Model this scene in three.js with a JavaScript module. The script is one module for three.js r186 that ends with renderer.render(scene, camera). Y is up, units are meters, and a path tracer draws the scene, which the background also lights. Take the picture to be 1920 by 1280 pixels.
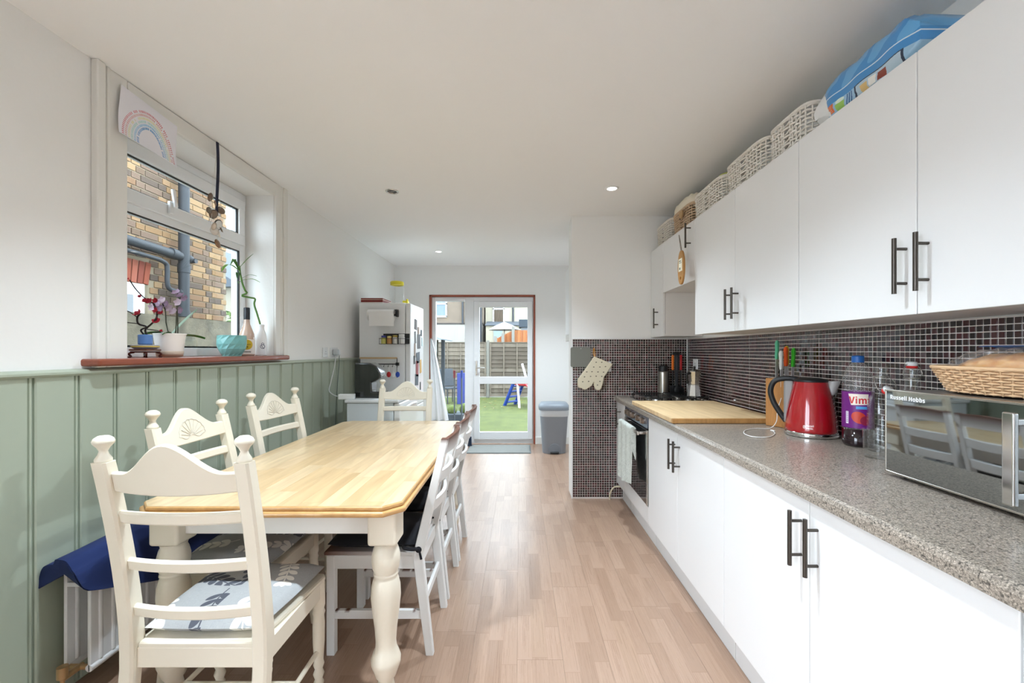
import * as THREE from 'three';
import { RoundedBoxGeometry } from 'three/addons/geometries/RoundedBoxGeometry.js';
import { TextGeometry } from 'three/addons/geometries/TextGeometry.js';
import { FontLoader } from 'three/addons/loaders/FontLoader.js';
import { mergeGeometries, toCreasedNormals } from 'three/addons/utils/BufferGeometryUtils.js';

// ---------- camera, sky, light, exposure ----------
const scene = new THREE.Scene();
const renderer = new THREE.WebGLRenderer({ antialias: true });
renderer.toneMapping = THREE.LinearToneMapping;
renderer.toneMappingExposure = 1.48;
renderer.shadowMap.enabled = true;
const EYE = 1.293;                                    // eye height of the photographer
const camera = new THREE.PerspectiveCamera(77.32, 1.5, 0.05, 200);
camera.position.set(0, EYE, 0);
camera.setViewOffset(1920, 1280, -15, -18, 1920, 1280);   // shifted lens: verticals stay vertical
scene.background = new THREE.Color(0.85, 0.95, 1.07);      // even white overcast
scene.backgroundIntensity = 8.5;
const LAMP = 8;                                      // candela of one ceiling downlight
const LAMP_COLOR = new THREE.Color(0.76, 0.89, 1.0);

// ---------- room measures (metres) ----------
const XL = -1.74, XR = 1.48, CEIL = 2.48, ZB = -5.94, ZR = 1.9;

// ---------- helpers ----------
let seed = 7;
const rnd = () => { seed |= 0; seed = seed + 0x6D2B79F5 | 0; let t = Math.imul(seed ^ seed >>> 15, 1 | seed); t = t + Math.imul(t ^ t >>> 7, 61 | t) ^ t; return ((t ^ t >>> 14) >>> 0) / 4294967296; };
const rr = (a, b) => a + (b - a) * rnd();
const V = (x, y, z) => new THREE.Vector3(x, y, z);
const PI = Math.PI;
const hash = (x, y, s) => { let h = Math.imul(x | 0, 374761393) + Math.imul(y | 0, 668265263) + Math.imul(s | 0, 974711); h = Math.imul(h ^ h >>> 13, 1274126177); return ((h ^ h >>> 16) >>> 0) / 4294967296; };
function noise(x, y, px, py, s) {                      // tileable value noise
  const x0 = Math.floor(x), y0 = Math.floor(y), fx = x - x0, fy = y - y0, w = t => t * t * (3 - 2 * t), m = (a, n) => ((a % n) + n) % n;
  const a = hash(m(x0, px), m(y0, py), s), b = hash(m(x0 + 1, px), m(y0, py), s), c = hash(m(x0, px), m(y0 + 1, py), s), d = hash(m(x0 + 1, px), m(y0 + 1, py), s);
  return (a + (b - a) * w(fx)) * (1 - w(fy)) + (c + (d - c) * w(fx)) * w(fy);
}
function dataTex(w, h, f, srgb = true, rx = 1, ry = 1) {
  const d = new Uint8Array(w * h * 4);
  for (let y = 0; y < h; y++) for (let x = 0; x < w; x++) { const c = f(x / w, y / h), i = (y * w + x) * 4; for (let k = 0; k < 3; k++) d[i + k] = Math.max(0, Math.min(255, Array.isArray(c) ? c[k] : c)); d[i + 3] = 255; }
  const t = new THREE.DataTexture(d, w, h); t.wrapS = t.wrapT = THREE.RepeatWrapping; t.magFilter = THREE.LinearFilter; t.minFilter = THREE.LinearMipmapLinearFilter; t.generateMipmaps = true;
  if (srgb) t.colorSpace = THREE.SRGBColorSpace; t.repeat.set(rx, ry); t.needsUpdate = true; return t;
}
function canvasTex(w, h, draw) {
  const c = document.createElement('canvas'); c.width = w; c.height = h; draw(c.getContext('2d'), w, h);
  const t = new THREE.CanvasTexture(c); t.colorSpace = THREE.SRGBColorSpace; t.wrapS = t.wrapT = THREE.RepeatWrapping; return t;
}
const std = (color, roughness = 0.6, o = {}) => new THREE.MeshStandardMaterial({ color, roughness, ...o });
const phys = (color, roughness = 0.5, o = {}) => new THREE.MeshPhysicalMaterial({ color, roughness, ...o });
// geometries
const place = (g, x = 0, y = 0, z = 0, rx = 0, ry = 0, rz = 0) => { if (rx || ry || rz) g.applyMatrix4(new THREE.Matrix4().makeRotationFromEuler(new THREE.Euler(rx, ry, rz))); return g.translate(x, y, z); };
const box = (w, h, d, x = 0, y = 0, z = 0, rx = 0, ry = 0, rz = 0) => place(new THREE.BoxGeometry(w, h, d), x, y, z, rx, ry, rz);
const rbox = (w, h, d, r = 0.004, x = 0, y = 0, z = 0, rx = 0, ry = 0, rz = 0, s = 2) => place(new RoundedBoxGeometry(w, h, d, s, Math.min(r, w / 2.01, h / 2.01, d / 2.01)), x, y, z, rx, ry, rz);
const span = (x0, x1, y0, y1, z0, z1, r = 0) => r ? rbox(Math.abs(x1 - x0), Math.abs(y1 - y0), Math.abs(z1 - z0), r, (x0 + x1) / 2, (y0 + y1) / 2, (z0 + z1) / 2) : box(Math.abs(x1 - x0), Math.abs(y1 - y0), Math.abs(z1 - z0), (x0 + x1) / 2, (y0 + y1) / 2, (z0 + z1) / 2);
const cyl = (r1, r2, h, x = 0, y = 0, z = 0, seg = 24, rx = 0, ry = 0, rz = 0, open = false) => place(new THREE.CylinderGeometry(r1, r2, h, seg, 1, open), x, y, z, rx, ry, rz);
const sph = (r, x = 0, y = 0, z = 0, sx = 1, sy = 1, sz = 1, a = 16, b = 12) => new THREE.SphereGeometry(r, a, b).scale(sx, sy, sz).translate(x, y, z);
const lathe = (pts, seg = 32) => new THREE.LatheGeometry(pts.map(p => new THREE.Vector2(p[0], p[1])), seg);
const tube = (pts, r, n = 24, rad = 8, closed = false) => new THREE.TubeGeometry(new THREE.CatmullRomCurve3(pts.map(p => Array.isArray(p) ? V(...p) : p), closed), n, r, rad, closed);
function bar(a, b, r, r2 = r, seg = 10) { a = V(...a); b = V(...b); const d = b.clone().sub(a), g = new THREE.CylinderGeometry(r2, r, d.length(), seg); g.applyQuaternion(new THREE.Quaternion().setFromUnitVectors(V(0, 1, 0), d.clone().normalize())); const m = a.add(b).multiplyScalar(0.5); return g.translate(m.x, m.y, m.z); }
function extrude(pts, depth, bevel = 0, seg = 2) { const s = pts instanceof THREE.Shape ? pts : new THREE.Shape(pts.map(p => new THREE.Vector2(p[0], p[1]))); return new THREE.ExtrudeGeometry(s, { depth, bevelEnabled: bevel > 0, bevelSize: bevel, bevelThickness: bevel, bevelSegments: seg, curveSegments: 16 }); }
function merge(list) { return mergeGeometries(list.map(g => { const n = g.index ? g.toNonIndexed() : g.clone(); for (const k of Object.keys(n.attributes)) if (!['position', 'normal', 'uv'].includes(k)) n.deleteAttribute(k); if (!n.attributes.uv) n.setAttribute('uv', new THREE.BufferAttribute(new Float32Array(n.attributes.position.count * 2), 2)); return n; })); }
function metreUV(g, k = 1, ox = 0, oy = 0) {              // uv in metres, by the way each face points
  if (g.index) g = g.toNonIndexed(); if (!g.attributes.normal) g.computeVertexNormals();
  const p = g.attributes.position, uv = new Float32Array(p.count * 2), a = V(), b = V(), c = V();
  for (let i = 0; i < p.count; i += 3) {
    a.fromBufferAttribute(p, i); b.fromBufferAttribute(p, i + 1).sub(a); c.fromBufferAttribute(p, i + 2).sub(a); b.cross(c);
    const nx = Math.abs(b.x), ny = Math.abs(b.y), nz = Math.abs(b.z), w = nx > ny && nx > nz ? 0 : ny > nz ? 1 : 2;
    for (let j = i; j < i + 3; j++) { const x = p.getX(j), y = p.getY(j), z = p.getZ(j); uv[2 * j] = (w === 0 ? z : x) * k + ox; uv[2 * j + 1] = (w === 1 ? z : y) * k + oy; }
  }
  g.setAttribute('uv', new THREE.BufferAttribute(uv, 2)); return g;
}
function loft(sections, closedEnds = true, crease = 0.6) { // rings of equal point count, [x, y, z] each
  const pos = [], n = sections[0].length, q = (a, b, c) => pos.push(...a, ...b, ...c);
  for (let i = 0; i + 1 < sections.length; i++) for (let j = 0; j < n; j++) { const k = (j + 1) % n, A = sections[i], B = sections[i + 1]; q(A[j], A[k], B[k]); q(A[j], B[k], B[j]); }
  if (closedEnds) for (const [S, f] of [[sections[0], 1], [sections[sections.length - 1], 0]]) { const c = [0, 1, 2].map(k => S.reduce((t, p) => t + p[k], 0) / n); for (let j = 0; j < n; j++) { const a = S[j], b = S[(j + 1) % n]; f ? q(c, b, a) : q(c, a, b); } }
  const g = new THREE.BufferGeometry(); g.setAttribute('position', new THREE.Float32BufferAttribute(pos, 3));
  return metreUV(toCreasedNormals(g, crease));
}
const ring = (w, d, c) => [[-w / 2 + c, -d / 2], [w / 2 - c, -d / 2], [w / 2, -d / 2 + c], [w / 2, d / 2 - c], [w / 2 - c, d / 2], [-w / 2 + c, d / 2], [-w / 2, d / 2 - c], [-w / 2, -d / 2 + c]];
// upright post through stations [x, y, z, width, depth]
const post = (st, c = 0.005) => loft(st.map(([x, y, z, w, d]) => ring(w, d, c).map(([a, b]) => [x + a, y, z - b])));
// board across x, with top and bottom outline and a bow in z
function board(x0, x1, top, bot, zf, th, n = 16, c = 0.004) {
  const s = [];
  for (let i = 0; i <= n; i++) { const t = i / n, x = x0 + (x1 - x0) * t, a = top(t), b = bot(t), z = zf(t), zt = typeof z === 'number' ? () => z : z; s.push([[b, -th / 2 + c], [b + c, -th / 2], [a - c, -th / 2], [a, -th / 2 + c], [a, th / 2 - c], [a - c, th / 2], [b + c, th / 2], [b, th / 2 - c]].map(([y, dz]) => [x, y, zt(y) + dz])); }
  return loft(s);
}
// naming and describing
const used = {};
const numbered = n => { const k = used[n] = (used[n] ?? -1) + 1; return k ? n + '_' + String(k).padStart(3, '0') : n; };
function mesh(name, g, m, parent = scene) { const o = new THREE.Mesh(Array.isArray(g) ? merge(g) : g, m); o.name = parent === scene ? numbered(name) : name; o.castShadow = o.receiveShadow = true; parent.add(o); return o; }
function tag(o, label, category, group) { o.userData = { ...o.userData, label, category }; if (group) o.userData.group = group; return o; }
function thing(name, label, category, [x, y, z] = [0, 0, 0], turn = 0, group) { const o = new THREE.Group(); o.name = numbered(name); o.position.set(x, y, z); o.rotation.y = turn; scene.add(o); return tag(o, label, category, group); }
function struct(name, g, m) { const o = g ? new THREE.Mesh(Array.isArray(g) ? merge(g) : g, m) : new THREE.Group(); o.name = name; o.castShadow = o.receiveShadow = true; o.userData = { kind: 'structure' }; scene.add(o); return o; }
function copy(src, [x, y, z], turn, label) { const o = src.clone(); o.name = numbered(src.name.replace(/_\d{3}$/, '')); o.position.set(x, y, z); o.rotation.y = turn; o.userData = { ...src.userData, label }; scene.add(o); return o; }
function instances(name, g, m, list, parent, colors) { const o = new THREE.InstancedMesh(g, m, list.length); list.forEach((t, i) => { o.setMatrixAt(i, t); if (colors) o.setColorAt(i, colors[i]); }); o.name = name; o.castShadow = o.receiveShadow = true; o.userData = { kind: 'stuff' }; parent.add(o); return o; }

// ---------- materials ----------
const grainBump = dataTex(256, 256, (x, y) => 128 + 60 * (noise(x * 90, y * 90, 90, 90, 3) - 0.5) + 60 * (noise(x * 20, y * 20, 20, 20, 4) - 0.5), false);
const M = {};
M.wall = std('#f3f2ef', 0.85, { bumpMap: grainBump, bumpScale: 0.0012 });
M.ceiling = std('#fbfbfa', 0.9, { bumpMap: grainBump, bumpScale: 0.0006 });
M.trim = std('#e9e7e1', 0.45);
M.upvc = phys('#f1f3f5', 0.25, { clearcoat: 0.3 });
M.green = phys('#adb6a3', 0.42, { clearcoat: 0.15, clearcoatRoughness: 0.4 });
M.redwood = std('#8d4630', 0.4);
M.cream = phys('#e8dfcc', 0.38, { clearcoat: 0.2, clearcoatRoughness: 0.35 });
M.white = std('#eeefef', 0.4);
M.gloss = phys('#e9e9e8', 0.28, { clearcoat: 0.35, clearcoatRoughness: 0.2 });
M.carcass = std('#e6e5e2', 0.5);
M.gasket = std('#1b1c1e', 0.6);
M.black = std('#17181a', 0.45);
M.blackGloss = phys('#0f1114', 0.12, { clearcoat: 1, clearcoatRoughness: 0.06 });
M.blackMatte = std('#1a1a1c', 0.85);
M.steel = std('#b9b6b0', 0.28, { metalness: 1 });
M.chrome = std('#d8d8d8', 0.1, { metalness: 1 });
M.gun = std('#57524d', 0.3, { metalness: 0.9 });
M.alu = std('#cfccc6', 0.22, { metalness: 1 });
M.pane = phys('#dfe3e3', 0.0, { transmission: 1, thickness: 0, ior: 1.3 });
M.glazing = phys('#ffffff', 0.0, { transmission: 1, thickness: 0, ior: 1.3 });
M.glass = phys('#fdfefe', 0.02, { transmission: 1, thickness: 0, ior: 1.45 });
M.plastic = phys('#ffffff', 0.08, { transmission: 0.92, thickness: 0, ior: 1.3 });
M.grout = std('#e4dcd6', 0.9);
M.paper = std('#f3f2f0', 0.9);
M.red = phys('#a8121c', 0.2, { clearcoat: 0.8, clearcoatRoughness: 0.08 });
M.lens = std('#ffffff', 0.5, { emissive: new THREE.Color(1, 0.96, 0.9), emissiveIntensity: 6 });

// wood for the table and boards
const grainMap = (n, a, s) => dataTex(256, 512, (x, y) => { const g = noise(x * 46 + 3 * noise(x * 3, y * 3, 3, 3, s + 9), y * 5, 46, 5, s), f = noise(x * 110, y * 9, 110, 9, s + 1), v = 255 - a * (0.65 * g + 0.35 * f); return [v, v - a * 0.12 * g, v - a * 0.25 * g]; });
const woodMap = grainMap(1, 36, 21);
M.stave = ['#e3c79c', '#dec094', '#e7cda5', '#d9b98a', '#e4c99f', '#e0c297'].map(c => phys(c, 0.3, { map: woodMap, clearcoat: 0.35, clearcoatRoughness: 0.22 }));
M.tableEdge = phys('#d3a468', 0.32, { map: woodMap, clearcoat: 0.3 });
M.bamboo = std('#e3c496', 0.5, { map: woodMap });
M.block = std('#c48a4e', 0.5, { map: woodMap });

// speckled laminate of the worktop
M.worktop = phys('#ffffff', 0.3, { clearcoat: 0.15, map: dataTex(1024, 1024, (x, y) => { const a = noise(x * 170, y * 170, 170, 170, 31), b = noise(x * 110, y * 110, 110, 110, 32), c = noise(x * 260, y * 260, 260, 260, 33); let v = 146 + 34 * (b - 0.5); if (a > 0.66) v -= 52 * (a - 0.5) * 2; if (c > 0.72) v += 42; if (b < 0.2) v -= 34; return [v, v * 0.93, v * 0.85]; }, true) });

// ================= STRUCTURE =================
// floor: laminate boards laid along the room
{
  const floor = struct('floor', span(XL - 0.3, XR + 0.3, -0.14, -0.012, ZB - 0.25, ZR + 0.2), std('#6f5138', 0.9));
  const mats = [];
  for (let k = 0; k < 6; k++) {
    const t = canvasTex(256, 1024, (c, w, h) => {
      for (let s = 0; s < 3; s++) {
        let y = -rr(0, 300);
        while (y < h) {
          const L = rr(230, 420), b = rr(-17, 15), w0 = s * w / 3;
          c.fillStyle = `rgb(${166 + b * 0.5},${136 + b * 0.5},${115 + b * 0.48})`; c.fillRect(w0, y, w / 3 + 1, L);
          for (let i = 0; i < 90; i++) { const gx = w0 + rr(0, w / 3), gy = y + rr(0, L), gl = rr(30, 170); c.fillStyle = rnd() < 0.6 ? `rgba(98,62,42,${rr(0.06, 0.26)})` : `rgba(226,192,160,${rr(0.04, 0.14)})`; c.fillRect(gx, gy, rr(0.7, 2), Math.min(gl, y + L - gy)); }
          c.fillStyle = 'rgba(96,60,38,0.35)'; c.fillRect(w0, y, w / 3, 1.2); y += L;
        }
        c.fillStyle = 'rgba(96,60,38,0.28)'; c.fillRect(s * w / 3, 0, 1, h);
      }
    });
    mats.push(phys('#ffffff', 0.33, { map: t, bumpMap: t, bumpScale: 0.0006, clearcoat: 0.25, clearcoatRoughness: 0.3 }));
  }
  const W = 0.192, L = 1.285, cache = {};
  for (let i = 0, x = XL; x < XR - 0.01; i++, x += W) {
    const w = Math.min(W, XR - x);
    for (let z = ZR - ((i * 0.43) % 1) * L + L; z > ZB; z -= L) {
      const z1 = Math.min(z, ZR), z0 = Math.max(z - L, ZB), l = z1 - z0; if (l < 0.02) continue;
      const key = w.toFixed(3) + l.toFixed(3);
      const g = cache[key] ??= (() => { const b = new THREE.BoxGeometry(w - 0.0006, 0.012, l - 0.0008), u = b.attributes.uv, p = b.attributes.position; for (let k = 0; k < p.count; k++) u.setXY(k, p.getX(k) / W + 0.5, p.getZ(k) / L + 0.5); return b; })();
      const o = mesh('plank', g, mats[Math.floor(rnd() * 6)], floor); o.position.set(x + w / 2, -0.006, (z0 + z1) / 2);
    }
  }
}
struct('ceiling', span(XL - 0.3, XR + 0.3, CEIL, CEIL + 0.2, ZB - 0.25, ZR + 0.2), M.ceiling);

// left wall with the window opening, and its green tongue-and-groove boarding
const SZ0 = -0.1, SZ1 = 1.75, WZ0 = -1.873, WZ1 = -3.013, WY0 = 1.235, WY1 = 2.39;
{
  const w = struct('wall_left', [span(XL - 0.3, XL, -0.1, CEIL, SZ0, WZ0), span(XL - 0.3, XL, -0.1, CEIL, SZ1, ZR + 0.2), span(XL - 0.3, XL, 2.3, CEIL, SZ0, SZ1), span(XL - 0.3, XL, -0.1, CEIL, WZ1, ZB - 0.25), span(XL - 0.3, XL, -0.1, WY0, WZ0, WZ1), span(XL - 0.3, XL, WY1, CEIL, WZ0, WZ1)].map(g => metreUV(g)), M.wall);
  const pitch = 0.157, t = 0.014, top = 1.2;
  const prof = [[0, 0], [pitch - 0.006, 0], [pitch - 0.006, t - 0.004], [pitch - 0.010, t], [0.020, t], [0.0165, t - 0.007], [0.0135, t - 0.007], [0.012, t - 0.001], [0.007, t], [0.003, t - 0.003], [0, t - 0.007]];
  const g = extrude(prof, top - 0.012); g.rotateX(-PI / 2); g.rotateY(-PI / 2);
  mesh('board_backing', span(XL, XL + 0.004, 0, 1.2, ZB + 0.02, SZ0), M.green, w);
  for (let z = SZ0 - pitch; z > -5.92; z -= pitch) { const o = mesh('board', g, M.green, w); o.position.set(XL + 0.001, 0.012, z); }
  const rail = extrude([[0, 0], [0.022, 0], [0.03, 0.008], [0.03, 0.016], [0.02, 0.022], [0, 0.026]], SZ0 - ZB - 0.03); rail.translate(XL, 1.198, ZB + 0.03);
  const r = struct('trim_1', rail, M.green); r.name = 'trim_1';
}
// window surround
{
  const t = struct('trim_2');
  mesh('architrave', [span(XL, XL + 0.018, 1.225, CEIL, -1.73, WZ0, 0.004), span(XL, XL + 0.03, 1.225, CEIL, -1.728, -1.765, 0.006), span(XL, XL + 0.024, 1.225, CEIL, -1.775, -1.79, 0.005)], M.trim, t);
  mesh('architrave', [span(XL, XL + 0.018, 1.262, CEIL, WZ1, -3.15, 0.004), span(XL, XL + 0.028, 1.262, CEIL, -3.10, -3.15, 0.006), span(XL, XL + 0.022, 1.262, CEIL, -3.072, -3.088, 0.004)], M.trim, t);
  mesh('head_trim', span(XL, XL + 0.02, WY1, CEIL - 0.004, WZ0, WZ1, 0.004), M.trim, t);
  const s = struct('trim_3', rbox(0.30, 0.03, 1.40, 0.010, -1.815, 1.247, -2.39), phys('#94492f', 0.35, { clearcoat: 0.3, map: woodMap })); s.name = 'trim_3';
}
// window
const FX = -1.965;
{
  const w = struct('window_1'); const d = 0.06, x0 = FX - d / 2, x1 = FX + d / 2, b = 0.004;
  const Y0 = 1.262, Y1 = WY1 - 0.002, Z0 = WZ0 - 0.002, Z1 = WZ1 + 0.002;
  mesh('frame', [span(x0, x1, Y0, Y0 + 0.05, Z0, Z1, b), span(x0, x1, Y1 - 0.075, Y1, Z0, Z1, b), span(x0 + 0.002, x1 - 0.002, Y0 + 0.003, Y1 - 0.003, Z0 - 0.001, Z0 - 0.055, b), span(x0 + 0.002, x1 - 0.002, Y0 + 0.003, Y1 - 0.003, Z1 + 0.06, Z1 + 0.001, b), span(x0 + 0.004, x1 - 0.004, 1.985, 2.05, Z0 - 0.004, Z1 + 0.004, b)], M.upvc, w);
  mesh('sash', [span(x0 + 0.02, x1 + 0.018, 2.025, 2.095, Z0 - 0.03, Z1 + 0.03, 0.006), span(x0 + 0.02, x1 + 0.018, 2.265, 2.335, Z0 - 0.03, Z1 + 0.03, 0.006), span(x0 + 0.022, x1 + 0.0165, 2.03, 2.33, Z0 - 0.032, Z0 - 0.09, 0.006), span(x0 + 0.022, x1 + 0.0165, 2.03, 2.33, Z1 + 0.09, Z1 + 0.032, 0.006)], M.upvc, w);
  const gask = (ya, yb, za, zb, x, t) => [span(x, x + 0.012, ya, ya + t, za, zb), span(x, x + 0.012, yb - t, yb, za, zb), span(x, x + 0.012, ya, yb, za, za - t), span(x, x + 0.012, ya, yb, zb + t, zb)];
  mesh('gasket', [...gask(2.09, 2.272, Z0 - 0.085, Z1 + 0.085, FX + 0.022, 0.012), ...gask(1.31, 1.992, Z0 - 0.05, Z1 + 0.055, FX + 0.012, 0.012)], M.gasket, w);
  mesh('pane', span(FX - 0.004, FX + 0.004, 1.305, 1.99, Z0 - 0.045, Z1 + 0.05), M.pane, w);
  mesh('pane', span(FX + 0.006, FX + 0.012, 2.09, 2.27, Z0 - 0.08, Z1 + 0.08), M.pane, w);
  const h = mesh('handle', [rbox(0.02, 0.07, 0.026, 0.006, FX + 0.058, 2.075, -2.33), rbox(0.018, 0.1, 0.02, 0.007, FX + 0.078, 2.125, -2.33, 0.2)], M.upvc, w); h.userData.label = 'white window handle';
}
// back wall, door opening
const DX0 = -1.262, DX1 = 0.212, DY1 = 2.075;
struct('wall_back', [span(XL - 0.3, DX0, -0.1, CEIL, ZB - 0.25, ZB), span(DX1, XR + 0.3, -0.1, CEIL, ZB - 0.25, ZB), span(DX0, DX1, DY1, CEIL, ZB - 0.25, ZB)].map(g => metreUV(g)), M.wall);
{
  const d = struct('door_1'), zf = ZB - 0.06, D = 0.06;
  const wood = std('#a4533c', 0.5, { map: woodMap });
  mesh('door_lining', [span(DX0, DX0 + 0.03, 0, DY1, ZB - 0.09, ZB + 0.012, 0.003), span(DX1 - 0.022, DX1, 0, DY1, ZB - 0.09, ZB + 0.012, 0.003), span(DX0, DX1, DY1 - 0.024, DY1, ZB - 0.09, ZB + 0.012, 0.003)], wood, d);
  const f = (x0, x1, y0, y1, z = zf, t = D) => span(x0, x1, y0, y1, z - t / 2, z + t / 2, 0.005);
  mesh('frame', [f(DX0 + 0.03, -1.178, 0, 2.05), f(-0.772, -0.645, 0.002, 2.048), f(DX0 + 0.031, DX1 - 0.023, 1.988, 2.05, zf, D - 0.004), f(0.172, DX1 - 0.022, 0, 2.05), f(DX0 + 0.031, DX1 - 0.023, 0.001, 0.06, zf, D - 0.004), f(-1.18, -0.77, 0.052, 0.14, zf, D - 0.007)], M.upvc, d);
  const leaf = mesh('door_leaf', [f(-0.643, -0.565, 0.065, 1.985, zf + 0.02), f(0.105, 0.17, 0.065, 1.985, zf + 0.02), f(-0.6, 0.15, 1.905, 1.983, zf + 0.02, D - 0.004), f(-0.6, 0.15, 0.835, 0.935, zf + 0.02, D - 0.004), f(-0.6, 0.15, 0.067, 0.165, zf + 0.02, D - 0.004)], M.upvc, d);
  const hd = mesh('handle', [rbox(0.03, 0.2, 0.012, 0.005, -0.607, 1.06, zf + 0.056), bar([-0.607, 1.06, zf + 0.06], [-0.607, 1.06, zf + 0.10], 0.009), rbox(0.125, 0.018, 0.016, 0.006, -0.55, 1.06, zf + 0.1)], M.chrome, leaf); hd.userData.label = 'chrome lever handle';
  mesh('pane', span(-1.182, -0.768, 0.13, 1.99, zf - 0.004, zf + 0.004), M.pane, d);
  mesh('pane', span(-0.57, 0.11, 0.93, 1.91, zf + 0.012, zf + 0.02), M.pane, d);
  mesh('pane', span(-0.57, 0.11, 0.16, 0.84, zf + 0.012, zf + 0.02), M.pane, d);
}
struct('baseboard_back', [span(DX1, XR, 0, 0.1, ZB, ZB + 0.016, 0.004), span(XL, DX0, 0, 0.1, ZB, ZB + 0.016, 0.004)], M.trim);
struct('wall_rear', metreUV(span(XL - 0.3, XR + 0.3, -0.1, CEIL, ZR, ZR + 0.2)), M.wall);
{ // behind the photographer: glazed doors added in the window wall to let more daylight in
  const d = struct('door_2'), x = XL - 0.15, z0 = SZ0, z1 = SZ1;
  mesh('frame', [span(x - 0.03, x + 0.03, 0, 2.3, z0, z0 + 0.065, 0.004), span(x - 0.03, x + 0.03, 0, 2.3, z1 - 0.065, z1, 0.004), span(x - 0.028, x + 0.028, 2.23, 2.298, z0 + 0.002, z1 - 0.002, 0.004), span(x - 0.028, x + 0.028, 0.002, 0.08, z0 + 0.002, z1 - 0.002, 0.004), span(x - 0.026, x + 0.026, 0.01, 2.29, (z0 + z1) / 2 - 0.05, (z0 + z1) / 2 + 0.05, 0.004)], M.upvc, d);
  mesh('pane', span(x - 0.004, x + 0.004, 0.07, 2.24, z0 + 0.06, (z0 + z1) / 2 - 0.045), M.glazing, d); mesh('pane', span(x - 0.004, x + 0.004, 0.07, 2.24, (z0 + z1) / 2 + 0.045, z1 - 0.06), M.glazing, d);
}

// mosaic: glossy tiles of three browns on pale grout, in sheets of 15 by 15
const PT = 0.0212, tileG = new RoundedBoxGeometry(0.0184, 0.0184, 0.006, 1, 0.0014);
const tileTone = () => { const r = rnd(); const c = r < 0.34 ? [0.016, 0.009, 0.010] : r < 0.66 ? [0.066, 0.017, 0.020] : r < 0.9 ? [0.036, 0.019, 0.019] : [0.07, 0.042, 0.040], k = rr(0.75, 1.25); return c.map(v => v * k); };
const tileMats = []; for (let i = 0; i < 10; i++) tileMats.push(phys(new THREE.Color().setRGB(...tileTone()), 0.12, { clearcoat: 0.5, clearcoatRoughness: 0.05 }));
const tileMatI = phys('#ffffff', 0.12, { clearcoat: 0.5, clearcoatRoughness: 0.05 });
const tilt = () => new THREE.Euler(rr(-0.02, 0.02), rr(-0.02, 0.02), 0);
const TY = 1.396;
{
  const w = struct('wall_right', metreUV(span(XR, XR + 0.3, -0.1, CEIL, ZB - 0.25, ZR + 0.2)), M.wall);
  mesh('grout', span(XR - 0.005, XR, 0.86, TY + 0.004, -3.75, 0.6), M.grout, w);
  const list = [], cols = [], cand = [];
  const nc = Math.floor(4.3 / PT);
  for (let i = 0; i < nc; i++) for (let j = 0; j < 23; j++) {
    const z = -3.743 + (i + 0.5) * PT + Math.floor((i + 13) / 15) * 0.0014, y = TY - (j + 0.5) * PT - (j >= 7 ? 0.0014 : 0) - (j >= 22 ? 0.0014 : 0);
    cand.push([z, y, i, j]);
  }
  const seen = cand.filter(([z, y]) => z < -1.235 && z > -1.75 && y > 1.16).sort((a, b) => b[0] - a[0]).slice(0, 300), set = new Set(seen.map(c => c[2] * 100 + c[3]));
  for (const [z, y, i, j] of cand) {
    const e = tilt(); 
    if (set.has(i * 100 + j)) { const o = mesh('tile', tileG, tileMats[Math.floor(rnd() * 10)], w); o.position.set(XR - 0.0042, y, z); o.rotation.set(e.x, -PI / 2 + e.y, 0); }
    else { list.push(new THREE.Matrix4().makeRotationFromEuler(new THREE.Euler(e.x, -PI / 2 + e.y, 0)).setPosition(XR - 0.0042, y, z)); cols.push(new THREE.Color().setRGB(...tileTone())); }
  }
  instances('mosaic_tiles', tileG, tileMatI, list, w, cols);
}
{ // the pier the kitchen run ends against
  const RX = 0.455, RZ = -3.75;
  const w = struct('wall_return', metreUV(span(RX, XR, -0.1, CEIL, -3.97, RZ)), M.wall);
  mesh('grout', span(RX + 0.004, XR - 0.006, 0, TY + 0.004, RZ, RZ + 0.005), M.grout, w);
  mesh('tile_trim', [span(RX - 0.004, RX + 0.006, 0, TY + 0.006, RZ - 0.01, RZ + 0.012, 0.002), span(RX - 0.004, XR - 0.01, TY + 0.002, TY + 0.01, RZ, RZ + 0.012, 0.002), span(XR - 0.02, XR - 0.008, 0.9, TY, RZ, RZ + 0.013, 0.003)], M.white, w);
  const list = [], cols = [];
  for (let i = 0; i < 47; i++) for (let j = 0; j < 66; j++) {
    const x = RX + 0.008 + (i + 0.5) * PT + Math.floor(i / 15) * 0.0014, y = TY - (j + 0.5) * PT - Math.floor((j + 8) / 15) * 0.0014; if (x > XR - 0.02 || y < 0.009) continue;
    const e = tilt(); list.push(new THREE.Matrix4().makeRotationFromEuler(e).setPosition(x, y, RZ + 0.0042)); cols.push(new THREE.Color().setRGB(...tileTone()));
  }
  instances('mosaic_tiles', tileG, tileMatI, list, w, cols);
}

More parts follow.
